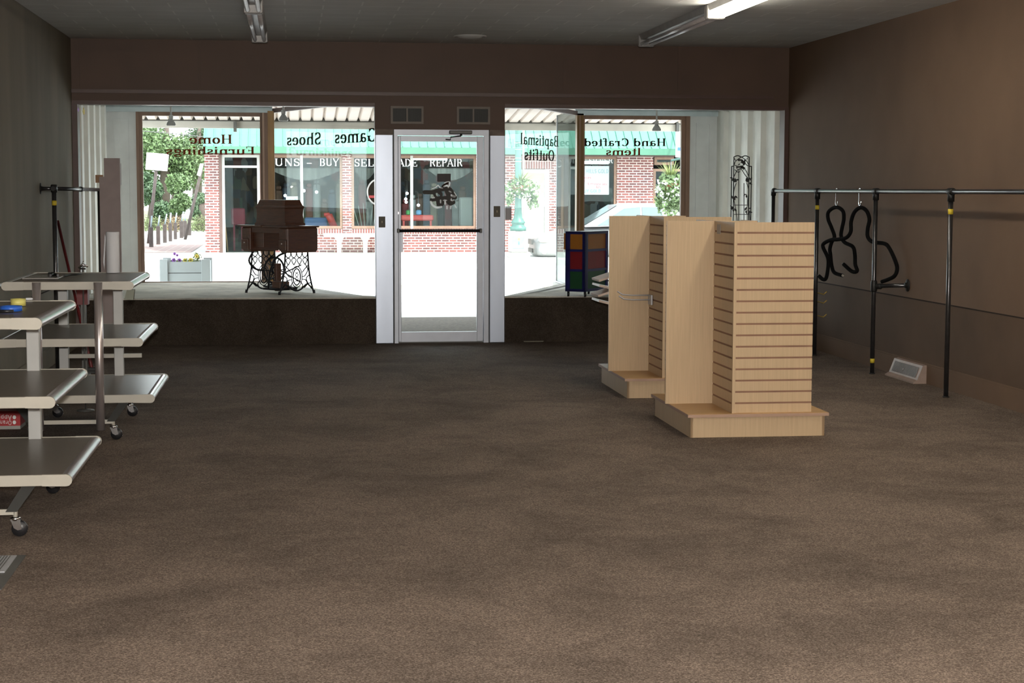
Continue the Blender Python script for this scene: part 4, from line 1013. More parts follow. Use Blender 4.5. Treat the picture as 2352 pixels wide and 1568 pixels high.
for pts in (((375, 178), (260, 260), (215, 400)), ((375, 178), (470, 250), (530, 350)), ((380, 430), (450, 540), (530, 640)), ((360, 440), (300, 430), (230, 560), (200, 640)),
            ((320, 430), (320, 700), (320, 1600)), ((425, 700), (425, 1100), (425, 1700)), ((270, 700), (230, 820), (220, 1000), (270, 1300), (300, 1600)), ((480, 700), (520, 850), (500, 1100), (540, 1400), (500, 1700)),
            ((380, 430), (310, 380), (240, 340)), ((420, 260), (480, 340), (560, 370)), ((230, 200), (260, 250)), ((500, 190), (480, 230)), ((240, 430), (300, 480), (350, 470)), ((450, 430), (480, 480), (520, 560))):
    sc_.tube(spline([tp(*p) for p in pts], 5), .0045, black, 6)
sc_.build('scrollwork', black, t)
rl = random.Random(3)
for (u, v, n_, sp) in ((370, 320, 16, 90), (240, 650, 9, 60), (520, 660, 9, 60), (240, 960, 4, 50), (460, 930, 3, 40), (220, 1220, 7, 50), (510, 1250, 6, 50), (230, 1550, 5, 50), (520, 1560, 5, 50)):
    lf = B()
    for k in range(n_):
        c = tp(u+rl.uniform(-sp, sp), v+rl.uniform(-sp, sp)); c.y = TY+rl.uniform(-.015, .015)
        a = rl.uniform(0, 2*PI); ex = Vector((math.cos(a), rl.uniform(-.3, .3), math.sin(a))).normalized(); ey = Vector((-ex.z, .2, ex.x)).normalized()
        s_ = rl.uniform(.016, .03)
        lf.prism([(-s_, 0), (-s_*.2, s_*.45), (s_, 0), (-s_*.2, -s_*.45)], c, ex, ey, Vector((0, .003, 0)))
    lf.build('leaf_cluster', black, t)

# ------------------------------------------------------------------ colour cube cart in the right bay
cc = at(1343, 672, Z=PZ+.06)
A0 = Vector((cc.x, cc.y, 0))
zc0 = PZ+.012+.055
pl_ = at(1299, 640, Y=cc.y+.0); 
ztc = at(1343, 532, Y=cc.y).z
ul = Vector((-.80, .60, 0)).normalized(); ur = Vector((.60, .80, 0)).normalized()
wl_ = .27; wr_ = .34
# widths from the photo: left face 1298-1340, right face 1340-1396+
def wid(u, dirv):
    n = ray(u, 600); n = Vector((n.x, n.y, 0)); k = (A0.y*n.x-A0.x*n.y)/(dirv.x*n.y-dirv.y*n.x); return k
wl_ = wid(1298.5, ul); wr_ = wid(1397, ur)
t = thing('storage_cube_cart', 'rolling cube cart with amber, red and green panels in blue framing', 'cart', (A0.x, A0.y, PZ+.012))
hh = ztc-zc0
b = B(); bars = [0, .345, .66, 1.0]
for dirv, W_ in ((ul, wl_), (ur, wr_)):
    n = Vector((dirv.y, -dirv.x, 0)); n = n if n.y < 0 else -n
    for k0, k1 in ((0, .13), (.78 if dirv is ul else .93, 1)):
        b.prism([(W_*k0, 0), (W_*k1, 0), (W_*k1, hh), (W_*k0, hh)], A0+Vector((0, 0, zc0)), dirv, (0, 0, 1), -n*.03)
    for z0, z1 in ((0, .045), (.335, .375), (.665, .705), (.955, 1)):
        b.prism([(0, z0*hh), (W_, z0*hh), (W_, z1*hh), (0, z1*hh)], A0+Vector((0, 0, zc0)), dirv, (0, 0, 1), -n*.026)
b.prism([(0, 0), (wl_, 0), (wl_, wr_), (0, wr_)], A0+Vector((0, 0, ztc-.016)), ul, ur, (0, 0, .015)); b.prism([(0, 0), (wl_, 0), (wl_, wr_), (0, wr_)], A0+Vector((0, 0, zc0+.001)), ul, ur, (0, 0, .015))
for oo, dd, W_ in ((A0+ur*wr_, ul, wl_), (A0+ul*wl_, ur, wr_)):
    n = Vector((dd.y, -dd.x, 0)); n = n if n.y > 0 else -n
    b.prism([(0, 0), (W_, 0), (W_, hh), (0, hh)], oo+Vector((0, 0, zc0)), dd, (0, 0, 1), -n*.015)
b.build('frame', navy, t)
for dirv, W_ in ((ul, wl_), (ur, wr_)):
    n = Vector((dirv.y, -dirv.x, 0)); n = n if n.y < 0 else -n
    for (z0, z1, m_) in ((.705, .955, amber_m), (.375, .665, crim_m), (.045, .335, green_m)):
        k1 = .78 if dirv is ul else .93
        b = B(); b.prism([(W_*.13, z0*hh), (W_*k1, z0*hh), (W_*k1, z1*hh), (W_*.13, z1*hh)], A0+Vector((0, 0, zc0))-n*.014, dirv, (0, 0, 1), -n*.008); b.build('panel', m_, t)
c = A0+ul*wl_+Vector((0, 0, zc0))
b = B(); b.prism([(0, hh*.70), (.03, hh*.70), (.03, hh*.97), (0, hh*.97)], c-ul*.002, ur, (0, 0, 1), ul*.02); b.build('side_panel', amber_m, t)
for k, (i, j) in enumerate(((.06, .06), (.92, .06), (.06, .92), (.92, .92))):
    c = A0+ul*wl_*i+ur*wr_*j
    b = B(); b.lathe([(0, -.010), (.024, -.010), (.026, 0), (.024, .010), (0, .010)], (c.x, c.y, PZ+.012+.026), rubber, 14, Matrix.Rotation(PI/2, 4, 'Y')); b.box((c.x-.013, c.y-.01, PZ+.012+.026), (c.x+.013, c.y+.012, zc0+.002), rubber); b.build('caster', rubber, t)

# ------------------------------------------------------------------ treadle sewing machine in the left bay
mc = Vector((-.128, 17.97, PZ+.012)); ang = math.radians(40)
uu = Vector((math.cos(ang), math.sin(ang), 0)); vv = Vector((-math.sin(ang), math.cos(ang), 0)); kk = Vector((0, 0, 1))
t = thing('sewing_machine', 'antique treadle sewing machine cabinet with domed wooden lid on the platform', 'sewing machine', mc)
def mp_(a, b_, z): return mc + uu*a + vv*b_ + Vector((0, 0, z))
Mm = Matrix(((uu.x, vv.x, 0, mc.x), (uu.y, vv.y, 0, mc.y), (0, 0, 1, mc.z), (0, 0, 0, 1)))
zt = at(690, 518.5, Y=17.75).z - mc.z; zb2 = at(690, 577, Y=17.7).z - mc.z
# tabletop
b = B(); b.cbox((-.22, -.385, zt-.018), (.22, .385, zt), ch=.006, M=Mm); b.cbox((-.235, .02, zt-.012), (-.18, .42, zt+.004), ch=.003, M=Mm); b.build('tabletop', wood_dk, t)
# end drawer boxes
for s in (-1, 1):
    y0, y1 = (-.375, -.235) if s < 0 else (.235, .375)
    b = B(); b.cbox((-.205, y0, zb2), (.205, y1, zt-.018), ch=.010, M=Mm); b.cbox((-.19, y0+.01, zb2-.012), (.19, y1-.01, zb2+.001), ch=.003, M=Mm); bb = b.build('drawer_box', wood_dk, t)
    for z0, z1, off in ((zb2+.012, (zb2+zt)/2-.015, .018), ((zb2+zt)/2-.008, zt-.028, .008)):
        d = B(); d.cbox((-.205-off, y0+.012, z0), (-.203, y1-.012, z1), ch=.005, M=Mm); dr_ = d.build('drawer', wood_dk, bb)
    k = B(); k.lathe([(0, .02), (.008, .016), (.004, 0)], mp_(-.215, (y0+y1)/2, (zb2+zt)/2-.05), brushed, 10, Matrix.Rotation(ang, 4, 'Z') @ Matrix.Rotation(-PI/2, 4, 'Y')); k.build('drawer_knob', brushed, bb)
b = B(); b.cbox((-.19, -.235, zt-.075), (-.17, .235, zt-.018), M=Mm); b.cbox((.17, -.235, zt-.075), (.19, .235, zt-.018), M=Mm)
b.cbox((-.16, .07, zt-.23), (.16, .235, zt-.018), M=Mm); b.build('apron', wood_dk, t)
# domed lid
hz = at(640, 459.5, Y=17.9).z - mc.z - zt; hc = (-.045, -.06); hl, hw_ = .235, .125
b = B()
prof = [(1.06, 0), (1.06, .02*1.0), (1.0, .03), (.985, .07), (.97, hz*.40), (.985, hz*.66), (1.03, hz*.70), (1.03, hz*.74), (.96, hz*.78), (.80, hz*.98), (.76, hz)]
rings = []
for k_, z in prof:
    ax_, ay_ = hw_*k_ if k_ > .9 else hw_-(1-k_)*hl*.55, hl*k_ if k_ > .9 else hl-(1-k_)*hl*.55
    rings.append([mp_(hc[0]+sx_*ax_, hc[1]+sy2*ay_, zt+z+.003) for sx_, sy2 in ((-1, -1), (1, -1), (1, 1), (-1, 1))])
vs_ = [p for r in rings for p in r]; fs_ = [(3, 2, 1, 0), tuple(4*(len(prof)-1)+i for i in range(4))]
for r in range(len(prof)-1):
    for i in range(4): fs_.append((r*4+i, r*4+(i+1) % 4, r*4+4+(i+1) % 4, r*4+4+i))
b.add(vs_, fs_, wood_dk); b.build('lid', wood_dk, t)
# cast iron side frames: each a trapezoid with lattice and an oval medallion
def side(y):
    f = B(); r1, r2 = .009, .0055
    q = lambda a, z: mp_(a, y, z)
    L = zb2
    f.tube(spline([q(-.235, 0), q(-.215, .05), q(-.17, L*.5), q(-.15, L)], 5), [r1]*16, iron, 8)
    f.tube(spline([q(.235, 0), q(.215, .05), q(.17, L*.5), q(.15, L)], 5), [r1]*16, iron, 8)
    f.tube([q(-.16, L-.005), q(.16, L-.005)], r1, iron, 8)
    f.tube(spline([q(-.205, .05), q(-.14, .10), q(-.06, .05), q(0, .035), q(.06, .05), q(.14, .10), q(.205, .05)], 5), r1, iron, 8)
    for s in (-1, 1):
        f.tube([q(s*.235, 0), q(s*.232, .035)], [.014, .012], iron, 8)
    m_ = q(0, L*.40)
    f.tube(arc(m_, uu, kk, .050, 0, 360, 20, .085)[:-1], .007, iron, 8, closed=True)
    f.tube(arc(m_, uu, kk, .072, 0, 360, 20, .110)[:-1], .005, iron, 8, closed=True)
    for s in (-1, 1):
        f.tube(spline([m_+uu*s*-.02+kk*.05, m_+uu*s*.02+kk*.02, m_+uu*s*-.02-kk*.02, m_+uu*s*.02-kk*.05], 4), .004, iron, 6)
    # lattice of wavy strands between medallion and legs
    for s in (-1, 1):
        a_ = [.15, .075, .0]
        for i_ in range(2):
            x0, x1 = s*(a_[i_]), s*(a_[i_+1])
            f.tube(spline([q(x0, L), q(x0-s*.012, L*.88), q(x1+s*.008, L*.80), q((x0+x1)/2, L*.68)], 4), r2, iron, 6)
            f.tube(spline([q(x1, L), q(x1+s*.012, L*.88), q(x0-s*.008, L*.80), q((x0+x1)/2, L*.68)], 4), r2, iron, 6)
        f.tube(spline([q(s*.155, L*.66), q(s*.11, L*.58), q(s*.075, L*.50)], 4), r2, iron, 6)
        f.tube(spline([q(s*.12, L*.68), q(s*.15, L*.56), q(s*.11, L*.42), q(s*.072, L*.40)], 4), r2, iron, 6)
        f.tube(spline([q(s*.175, L*.44), q(s*.13, L*.36), q(s*.155, L*.24), q(s*.195, L*.26)], 4), r2, iron, 6)
        f.tube(spline([q(s*.072, L*.34), q(s*.12, L*.32), q(s*.14, L*.22), q(s*.10, L*.14)], 4), r2, iron, 6)
        f.tube(spline([q(s*.05, L*.28), q(s*.08, L*.2), q(s*.06, L*.12)], 4), r2, iron, 6)
    f.build('side_frame', iron, t)
side(-.27); side(.27)
b = B()
b.tube([mp_(0, -.27, .06), mp_(0, .27, .06)], .010, iron, 8); b.tube([mp_(.06, -.27, .30*1.0), mp_(.06, .27, .12)], .007, iron, 8); b.tube([mp_(.06, .27, .30), mp_(.06, -.27, .12)], .007, iron, 8)
b.tube(spline([mp_(-.13, -.26, zb2-.01), mp_(-.16, -.15, zb2-.06), mp_(-.17, -.05, zb2-.20), mp_(-.16, .0, .05)], 5), .011, iron, 8)
b.tube(spline([mp_(-.14, .26, zb2-.01), mp_(-.17, .30, zb2-.11), mp_(-.16, .22, zb2-.19), mp_(-.13, .12, zb2-.21)], 5), .011, iron, 8)
b.build('brace', iron, t)
# treadle pedal
b = B(); b.cbox((-.14, -.16, .035), (.10, .12, .045), M=Mm)
for k in range(6): b.cbox((-.14+k*.042, -.16, .045), (-.125+k*.042, .12, .055), M=Mm, ch=.002)
b.build('treadle', iron, t)
# drive wheel with spokes
wc = mp_(.02, .12, .235)
b = B(); b.tube(arc(wc, uu, kk, .135, 0, 360, 28)[:-1], .011, iron, 8, closed=True); b.tube(arc(wc, uu, kk, .03, 0, 360, 12)[:-1], .012, iron, 8, closed=True)
for k in range(6):
    a = k*PI/3; b.tube([wc+(uu*math.cos(a)+kk*math.sin(a))*.03, wc+(uu*math.cos(a)+kk*math.sin(a))*.13], .006, iron, 6)
b.build('drive_wheel', iron, t)
b = B(); b.cbox((-.045, -.0, .02), (.02, .04, .31), M=Mm); b.build('belt_guard', wood_dk, t)
b = B(); b.cbox((-.16, -.19, .062), (-.03, -.06, .13), M=Mm); b.build('pedal_box', wood_dk, t)

# spot lamps hanging in the bays
for (u, v, lab) in ((393, 289, 'grey reflector spot bulb hanging above the word Home'), (651, 278, 'grey reflector spot bulb hanging beside the gold window post'), (1508, 301, 'grey reflector spot bulb hanging above the words Hand Crafted')):
    y = 19.55 if u != 651 else 19.0
    p = at(u, v, Y=y)
    t = thing('spot_lamp', lab, 'lamp', p, group=None)
    bm_ = mat('reflector_glass', (.35, .36, .35), .25)
    b = B(); b.lathe([(.0, 0), (.048, .002), (.053, .012), (.045, .035), (.024, .065), (.018, .08)], p, bm_, 20); b.build('bulb', bm_, t)
    b = B(); b.lathe([(.02, .075), (.024, .08), (.024, .115), (.018, .12)], p, postgrey, 14); b.tube([p+Vector((0, 0, .118)), Vector((p.x, p.y, ZC-.0))], .010, postgrey, 8); b.build('socket', postgrey, t)

# ------------------------------------------------------------------ outdoors: ground
B().box((-40, YF+.17, -.30), (40, 22.05, -.05)).build('sidewalk_near', sidewalk_m, **S())
b = B(); b.add([(-60, 22.05, -.18), (60, 22.05, -.18), (60, 39.8, -.24), (-60, 39.8, -.24)], [(0, 1, 2, 3)]); b.build('street', asphalt, **S())
b = B(); b.box((-60, 22.05, -.25), (60, 22.2, -.07)); b.build('kerb_near', sidewalk_m, **S())
b = B(); b.add([(-60, 39.8, -.24), (60, 39.8, -.24), (60, 39.8, -.10), (-60, 39.8, -.10), (-60, 44.6, -.10), (60, 44.6, -.10)], [(0, 1, 2, 3), (3, 2, 5, 4)]); b.build('sidewalk_far', sidewalk_m, **S())
b = B(); b.prism([(dl+.12, YF+.2), (dr-.12, YF+.2), (prx-.25, 21.0), (plx+.25, 21.0)], (0, 0, -.05), (1, 0, 0), (0, 1, 0), (0, 0, .02)); b.build('entry_mat', mat_m, **T('brown gritty mat on the ground just outside the glass door', 'mat'))
b = B(); b.add([(-60, 44.6, -.10), (60, 44.6, -.10), (120, 200, -.10), (-120, 200, -.10)], [(0, 1, 2, 3)]); b.build('lot_ground', mat('pale_lot', (.42, .41, .38), .9, var=.05), **S())
b = B(); b.add([(-60, 68, -.09), (10, 68, -.09), (10, 130, -.09), (-80, 130, -.09)], [(0, 1, 2, 3)]); b.build('verge_grass', grass_m, kind='stuff', label='green grass verge beneath the trees across the street', category='grass')
g1, g2 = at(340, 572, Z=-.1), at(470, 545, Z=-.1)
b = B(); b.add([(-7.5, 44.7, -.092), (-2.6, 44.7, -.092), (-2.6, 52, -.092), (-7.5, 52, -.092)], [(0, 1, 2, 3)]); b.build('brick_paving', brickpave, **S())
b = B()
for (y0, y1) in ((30.3, 30.5), (31.0, 31.2)): b.add([(-60, y0, -.205), (60, y0, -.205), (60, y1, -.205), (-60, y1, -.205)], [(0, 1, 2, 3)])
b.build('road_marking', mat('faded_yellow', (.75, .62, .25), .9), **S())

# awning above our shop front
b = B(); AY0, AY1 = WY+.21, 22.55; z0_, z1_ = 2.66, 2.44; per = .152; x = -8.0; k = 0; V = []; Fc = []
n_ = int(16/per)
for i in range(n_):
    for fx_, hz_ in ((0, 0), (.104, 0), (.128, .045)):
        x = -7+i*per+fx_; V += [(x, AY0, z0_+hz_), (x, AY1, z1_+hz_)]
for i in range(n_*3-1): Fc.append((2*i, 2*i+1, 2*i+3, 2*i+2))
t = thing('awning', 'corrugated metal awning over the shop front with a weathered edge beam', 'awning', (1.5, 21.3, 2.5))
b.add(V, Fc); b.build('corrugated_sheet', corr, t)
b = B(); b.box((-7, AY1-.02, at(900, 297, Y=22.55).z), (9.2, AY1+.06, z1_-.002)); 
for k in range(9): b.box((-6+k*1.9, AY0, z1_-.04), (-5.95+k*1.9, AY1, z1_+.0))
b.build('edge_beam', beam_m, t)
b = B(); b.box((-7, AY1-.03, z1_-.01), (9.2, AY1-.015, z1_+.06)); b.build('rib_shade_strip', mat('rib_shade_tone', (.05, .045, .04), .9), t)  # dark strip put in to draw the shade inside the ribs
b = B()
for u in (540, 1556): p = at(u, 285, Y=22.5); b.box((p.x-.02, 22.46, p.z-.10), (p.x+.02, 22.53, p.z+.03))
b.build('bracket', darkgrey, t)
b = B(); b.prism([(dl-.3, YF+.16), (dr+.3, YF+.16), (prx+.2, WY), (plx-.2, WY)], (0, 0, ZC+.01), (1, 0, 0), (0, 1, 0), (0, 0, .035)); b.build('entry_soffit', soffit, **S())

# planter outside the left window
pc0 = at(366, 596, Y=21.3)
px0, px1_, ptz = pc0.x, at(482, 596, Y=21.3).x, pc0.z
t = thing('planter_box', 'white wooden planter box on the sidewalk outside the left window', 'planter', ((px0+px1_)/2, 21.6, -.05))
b = B(); D_ = .55; a1 = at(385, 600, Y=21.3).x; a2 = at(462, 600, Y=21.3).x
Rm = Matrix.Identity(4); pw = mat('planter_paint', (.36, .39, .40), .6, var=.04)
for (x0, x1) in ((px0, a1), (a2, px1_)):
    for (y0, y1) in ((21.3, 21.38), (21.3+D_, 21.38+D_)): b.cbox((x0, y0, -.05), (x1, y1, ptz), ch=.004)
zz = at(400, 627, Y=21.33).z
for y0 in (21.33, 21.33+D_): b.box((a1, y0, -.03), (a2, y0+.02, zz-.004)); b.box((a1, y0, zz+.004), (a2, y0+.02, ptz-.03))
for x0 in (px0+.01, px1_-.03): b.box((x0, 21.38, -.03), (x0+.02, 21.3+D_, ptz-.03))
b.build('planter_boards', pw, t)
b = B(); b.box((px0+.03, 21.36, .3), (px1_-.03, 21.3+D_, ptz-.06)); b.build('soil', bark, t)
def flower(u, v, y, r, m_, lab, leafy=False):
    p = at(u, v, Y=y); t = thing('flower', lab, 'flower', (p.x, y, ptz-.06))
    b = B(); b.tube([(p.x, y, ptz-.06), p], .003, leaf_g, 5); b.build('stem', leaf_g, t)
    b = B()
    for k in range(8):
        a = k*PI/4; c = Vector((math.cos(a), 0, math.sin(a)))
        b.add([p, p+c*r*.6+Vector((-c.z, 0, c.x))*r*.35, p+c*r+Vector((0, -.004, 0)), p+c*r*.6-Vector((-c.z, 0, c.x))*r*.35], [(0, 1, 2, 3)])
    b.build('petals', m_, t)
    b = B(); b.lathe([(0, -.006), (r*.25, -.003), (r*.25, .003)], p, mat('flower_eye', (.08, .03, .02), .8), 8, Matrix.Rotation(-PI/2, 4, 'X')); b.build('eye', petal_y, t)
for (u, v, r, m_, lab) in ((399, 597, .030, petal_v, 'violet flower in the planter, lowest at the left'), (412, 597.5, .030, petal_v, 'violet flower in the planter beside the yellow ones'),
                           (401, 583, .022, petal_v, 'violet flower on a tall stem, upper left of the planter'), (407, 586, .020, petal_v, 'small violet flower on a tall stem over the planter'),
                           (425, 598, .034, petal_y, 'yellow flower nearest the violet ones in the planter'), (438, 597, .034, petal_y, 'yellow flower in the middle of the planter'),
                           (452, 588, .028, petal_y, 'yellow flower on the tall leafy stem in the planter')):
    flower(u, v, 21.48, r, m_, lab)

def leafcloud(b, c, rad, n, s, m, rnd, shell=.5, ysc=1.0):
    c = Vector(c)
    for k in range(n):
        while True:
            d = Vector((rnd.uniform(-1, 1), rnd.uniform(-1, 1), rnd.uniform(-1, 1)))
            if 0.05 < d.length <= 1: break
        rr = (shell + (1-shell)*rnd.random()) if shell else 1
        d = d.normalized()*rr if rnd.random() < .7 else d
        p = c + Vector((d.x*rad[0], d.y*rad[1], d.z*rad[2]))
        a = Vector((rnd.gauss(0, 1), rnd.gauss(0, 1), rnd.gauss(0, 1))).normalized(); e2 = a.cross(Vector((rnd.gauss(0, 1), rnd.gauss(0, 1), rnd.gauss(0, 1)))).normalized()
        q = s*rnd.uniform(.6, 1.3)
        b.add([p-a*q, p-e2*q*.5, p+a*q, p+e2*q*.5], [(0, 1, 2, 3)], m)
rf = random.Random(11)
b = B(); c = at(452, 590, Y=21.55); leafcloud(b, c, (.06, .06, .06), 70, .018, leaf_b, rf); c = at(430, 599, Y=21.5); leafcloud(b, c, (.20, .08, .03), 90, .016, leaf_b, rf)
b.build('planter_foliage', leaf_b, **T('yellow-green foliage growing in the white planter', 'plant', kind='stuff'))

# ------------------------------------------------------------------ the brick shop across the street
BY = 44.5; GZ = -.10
X_ = lambda u: at(u, 430, Y=BY).x
Z_ = lambda v, u=900: at(u, v, Y=BY).z
bl_ = thing('brick_shop', 'red brick shop with mint metal roof and big windows across the street', 'building', (4, BY, GZ))
wtop, wbot = Z_(357), Z_(525); HB = 2.75
xL_, xR_ = X_(470), X_(1562)
spans = [(X_(470), X_(507)), (X_(787), X_(807)), (X_(1094), X_(1196)), (X_(1262), X_(1288)), (X_(1417), X_(1500))]
b = B()
for x0, x1 in spans: b.box((x0, BY, GZ), (x1, BY+.3, HB))
for x0, x1 in ((X_(602), X_(787)), (X_(807), X_(1094)), (X_(1288), X_(1417)), (X_(1500), X_(1640))): b.box((x0, BY, GZ), (x1, BY+.3, wbot-.13))
b.box((X_(1196), BY, Z_(386)), (X_(1262), BY+.3, HB))
b.build('brick_wall', brick, bl_)
b = B()
for x0, x1 in ((X_(602), X_(787)), (X_(807), X_(1094)), (X_(1288), X_(1417))): b.box((x0, BY-.02, wbot-.13), (x1, BY+.3, wbot-.01))
b.box((X_(1190), BY-.015, Z_(386)), (X_(1268), BY, Z_(366))); b.build('soldier_course', soldier, bl_)
b = B(); b.box((X_(470), BY-.02, wtop), (X_(1640), BY+.3, HB)); 
b.build('lintel_board', trim_br, bl_)
b = B(); b.box((X_(597), BY-.02, GZ), (X_(606), BY+.2, wtop)); b.box((X_(503), BY-.01, GZ), (X_(510), BY+.2, wtop)); b.build('corner_board', trim_br, bl_)
def shopwin(x0, x1, z0, z1, mull=()):
    f = B(); t_ = .07
    f.box((x0, BY+.04, z0), (x0+t_, BY+.14, z1)); f.box((x1-t_, BY+.04, z0), (x1, BY+.14, z1)); f.box((x0+t_, BY+.04, z1-t_), (x1-t_, BY+.14, z1)); f.box((x0+t_, BY+.04, z0), (x1-t_, BY+.14, z0+t_))
    for xm in mull: f.box((xm-.035, BY+.03, z0+.001), (xm+.035, BY+.139, z1-.001), offwhite)
    w_ = f.build('window', winframe, bl_)
    B().box((x0+t_, BY+.09, z0+t_), (x1-t_, BY+.098, z1-t_)).build('pane', glass_s, w_)
shopwin(X_(606), X_(787), wbot, wtop, (X_(693),)); shopwin(X_(807), X_(1094), wbot, wtop, (X_(946),)); shopwin(X_(1288), X_(1417), wbot, wtop)
shopwin(X_(1503), X_(1548), Z_(376), wtop-.005); shopwin(X_(1501), X_(1640), wbot+.01, Z_(385))
# door with transom
x0, x1 = X_(510), X_(597); f = B(); t_ = .07; zd = Z_(384)
f.box((x0, BY+.02, GZ), (x0+t_, BY+.12, wtop)); f.box((x1-t_, BY+.02, GZ), (x1, BY+.12, wtop)); f.box((x0+t_, BY+.02, zd-.03), (x1-t_, BY+.12, zd+.03)); f.box((x0+t_, BY+.02, wtop-t_), (x1-t_, BY+.12, wtop))
dd = f.build('shop_door', offwhite, bl_); B().box((x0+t_, BY+.07, GZ+.02), (x1-t_, BY+.075, zd-.03)).build('pane', glass_s, dd); B().box((x0+t_, BY+.07, zd+.03), (x1-t_, BY+.075, wtop-t_)).build('pane', glass_s, dd)
# recessed white door
x0, x1 = X_(1196), X_(1262); b = B(); zt_ = Z_(387)
b.box((x0, BY+.06, GZ), (x1, BY+.12, zt_), offwhite); b.box((x0+.08, BY+.04, Z_(466)), (x1-.14, BY+.06, zt_-.10), cream_door); b.box((x0+.08, BY+.04, GZ+.15), (x1-.14, BY+.06, Z_(468)), offwhite)
b.box((x1-.11, BY+.02, GZ), (x1, BY+.06, zt_), white_p); b.build('side_door', offwhite, bl_)
# roof
ez = Z_(341); b = B(); EY = BY-.55
rz0, rz1, ry1 = ez+.02, 5.0, BY+2.2
b.add([(xL_, EY, rz0), (xR_, EY, rz0), (xR_, ry1, rz1), (xL_, ry1, rz1)], [(0, 1, 2, 3)])
x = xL_+.05
while x < xR_: b.prism([(0, 0), (.018, 0), (.018, .03), (0, .03)], (x, EY-.01, rz0), (1, 0, 0), (0, -.5, .85), (0, ry1-EY, rz1-rz0)); x += .218
b.add([(xL_, EY, rz0), (xL_, ry1, rz1), (xL_, ry1, rz0)], [(0, 1, 2)])
b.build('metal_roof', mint, bl_)
b = B(); b.box((xL_, EY-.01, at(900, 353, Y=EY).z), (xR_, EY+.03, rz0)); b.box((xL_, EY+.03, at(900, 353, Y=EY).z), (xR_, BY, at(900, 353, Y=EY).z+.02)); b.build('fascia', mint_d, bl_)
# shop interior shell
B().box((xL_+.1, BY+3.95, GZ+.02), (xR_+1, BY+4.0, 2.89)).build('merchandise_wall', clutter_mat('wall_of_goods'), bl_)
b = B()
b.box((xL_, BY+4.5, GZ), (xR_+1, BY+4.6, 3.0)); b.box((xL_, BY+.3, GZ), (xL_+.1, BY+4.5, 3.0)); b.box((xR_+1, BY+.3, GZ), (xR_+1.1, BY+4.5, 3.0))
b.box((xL_, BY+.3, GZ-.1), (xR_+1, BY+4.6, GZ+.01)); b.box((xL_, BY+.3, 2.9), (xR_+1, BY+4.6, 3.0))
b.build('interior_shell', shopdark, bl_)
# white lettering on the shop windows
def shopword(s, u0, u1, vb, vt, lab, G=LIGHT, m=letter_wht, Y=BY-.0, nm='shop_lettering', cat='lettering'):
    a, c = at(u0, vb, Y=Y), at(u1, vb, Y=Y); h = at(u0, vt, Y=Y).z-a.z
    b = B(); text_mesh(b, s, a, c, Vector((0, 0, 1)), h, G, m, .004)
    return b.build(nm, m, **T(lab, cat))
LY = BY+.085
shopword('GUNS', 607, 690, 381, 364, 'white word GUNS on the shop window across the street', Y=LY)
shopword('-', 702, 718, 381, 364, 'white dash after GUNS on the shop window', Y=LY)
shopword('BUY', 733, 779, 381, 364, 'white word BUY on the shop window across the street', Y=LY)
shopword('SELL', 813, 874, 382, 365, 'white word SELL on the shop window, cut off by the cladding', Y=LY)
shopword('TRADE', 884, 959, 382, 365, 'white letters ADE of TRADE seen through the door', Y=LY)
shopword('REPAIR', 986, 1063, 382, 365, 'white word REPAIR seen through the door glass', Y=LY)
shopword('GOLD - SILVER', 1290, 1408, 375, 363, 'white words with SILVER above the poster in the right shop window', Y=LY)
# poster
pz0, pz1 = Z_(447, 1350), Z_(381, 1350); pxa, pxb = X_(1311), X_(1400)
t = thing('window_poster', 'pale blue-white gold advert poster in the right shop window', 'poster', ((pxa+pxb)/2, BY+.085, pz0))
B().box((pxa, BY+.080, pz0), (pxb, BY+.086, pz1)).build('sheet', mat('poster_white', (.34, .39, .39), .6, var=.02), t)
b = B(); teal = mat('poster_teal', (.10, .22, .24), .6); pkr = mat('poster_red', (.55, .12, .14), .6)
for (s, u0, u1, vb, vt, m_) in (('BLACK HILLS GOLD', 1313, 1398, 397.5, 388.5, teal), ('Necklaces', 1316, 1358, 410, 404.5, pkr), ('$15', 1333, 1345, 417, 411.5, pkr), ('Birthstone Sets', 1349, 1394, 425, 419.5, pkr), ('$25', 1369, 1380, 432, 426.5, pkr), ('BUY GOLD', 1335, 1380, 442, 435, mat('poster_teal_light', (.12, .40, .42), .6))):
    a, c = at(u0, vb, Y=BY+.078), at(u1, vb, Y=BY+.078); text_mesh(b, s, a, c, Vector((0, 0, 1)), at(u0, vt, Y=BY+.078).z-a.z, SANS, m_, .003)
b.build('print', teal, t)
# OPEN sign
a, c = at(657, 462, Y=BY+.2), at(684, 451, Y=BY+.2)
t = thing('open_sign', 'small white OPEN sign in the shop window above the wooden lid', 'sign', ((a.x+c.x)/2, BY+.2, a.z))
B().box((a.x, BY+.2, a.z-.03), (c.x, BY+.21, c.z)).build('board', white_sign, t)
b = B(); p, q = at(659, 461.5, Y=BY+.19), at(682, 461.5, Y=BY+.19); text_mesh(b, 'OPEN', p, q, Vector((0, 0, 1)), .095, SANS, teal, .004); b.build('print', teal, t)
# things inside the shop
def shopbox(nm, lab, cat, u0, v0, u1, v1, y, dp, m_, legs=False):
    a, c = at(u0, v1, Y=y), at(u1, v0, Y=y)
    b = B(); b.cbox((a.x, y, a.z), (c.x, y+dp, c.z), ch=.03)
    if legs:
        for x in (a.x+.05, c.x-.1): b.box((x, y+.02, GZ+.01), (x+.05, y+.1, a.z))
    return b.build(nm, m_, **T(lab, cat))
shopbox('clothes_rack', 'red shirt hanging just inside the open shop door', 'shirt', 531, 478, 562, 517, BY+1.2, .25, mat('maroon_cloth', (.22, .03, .05), .8), True)
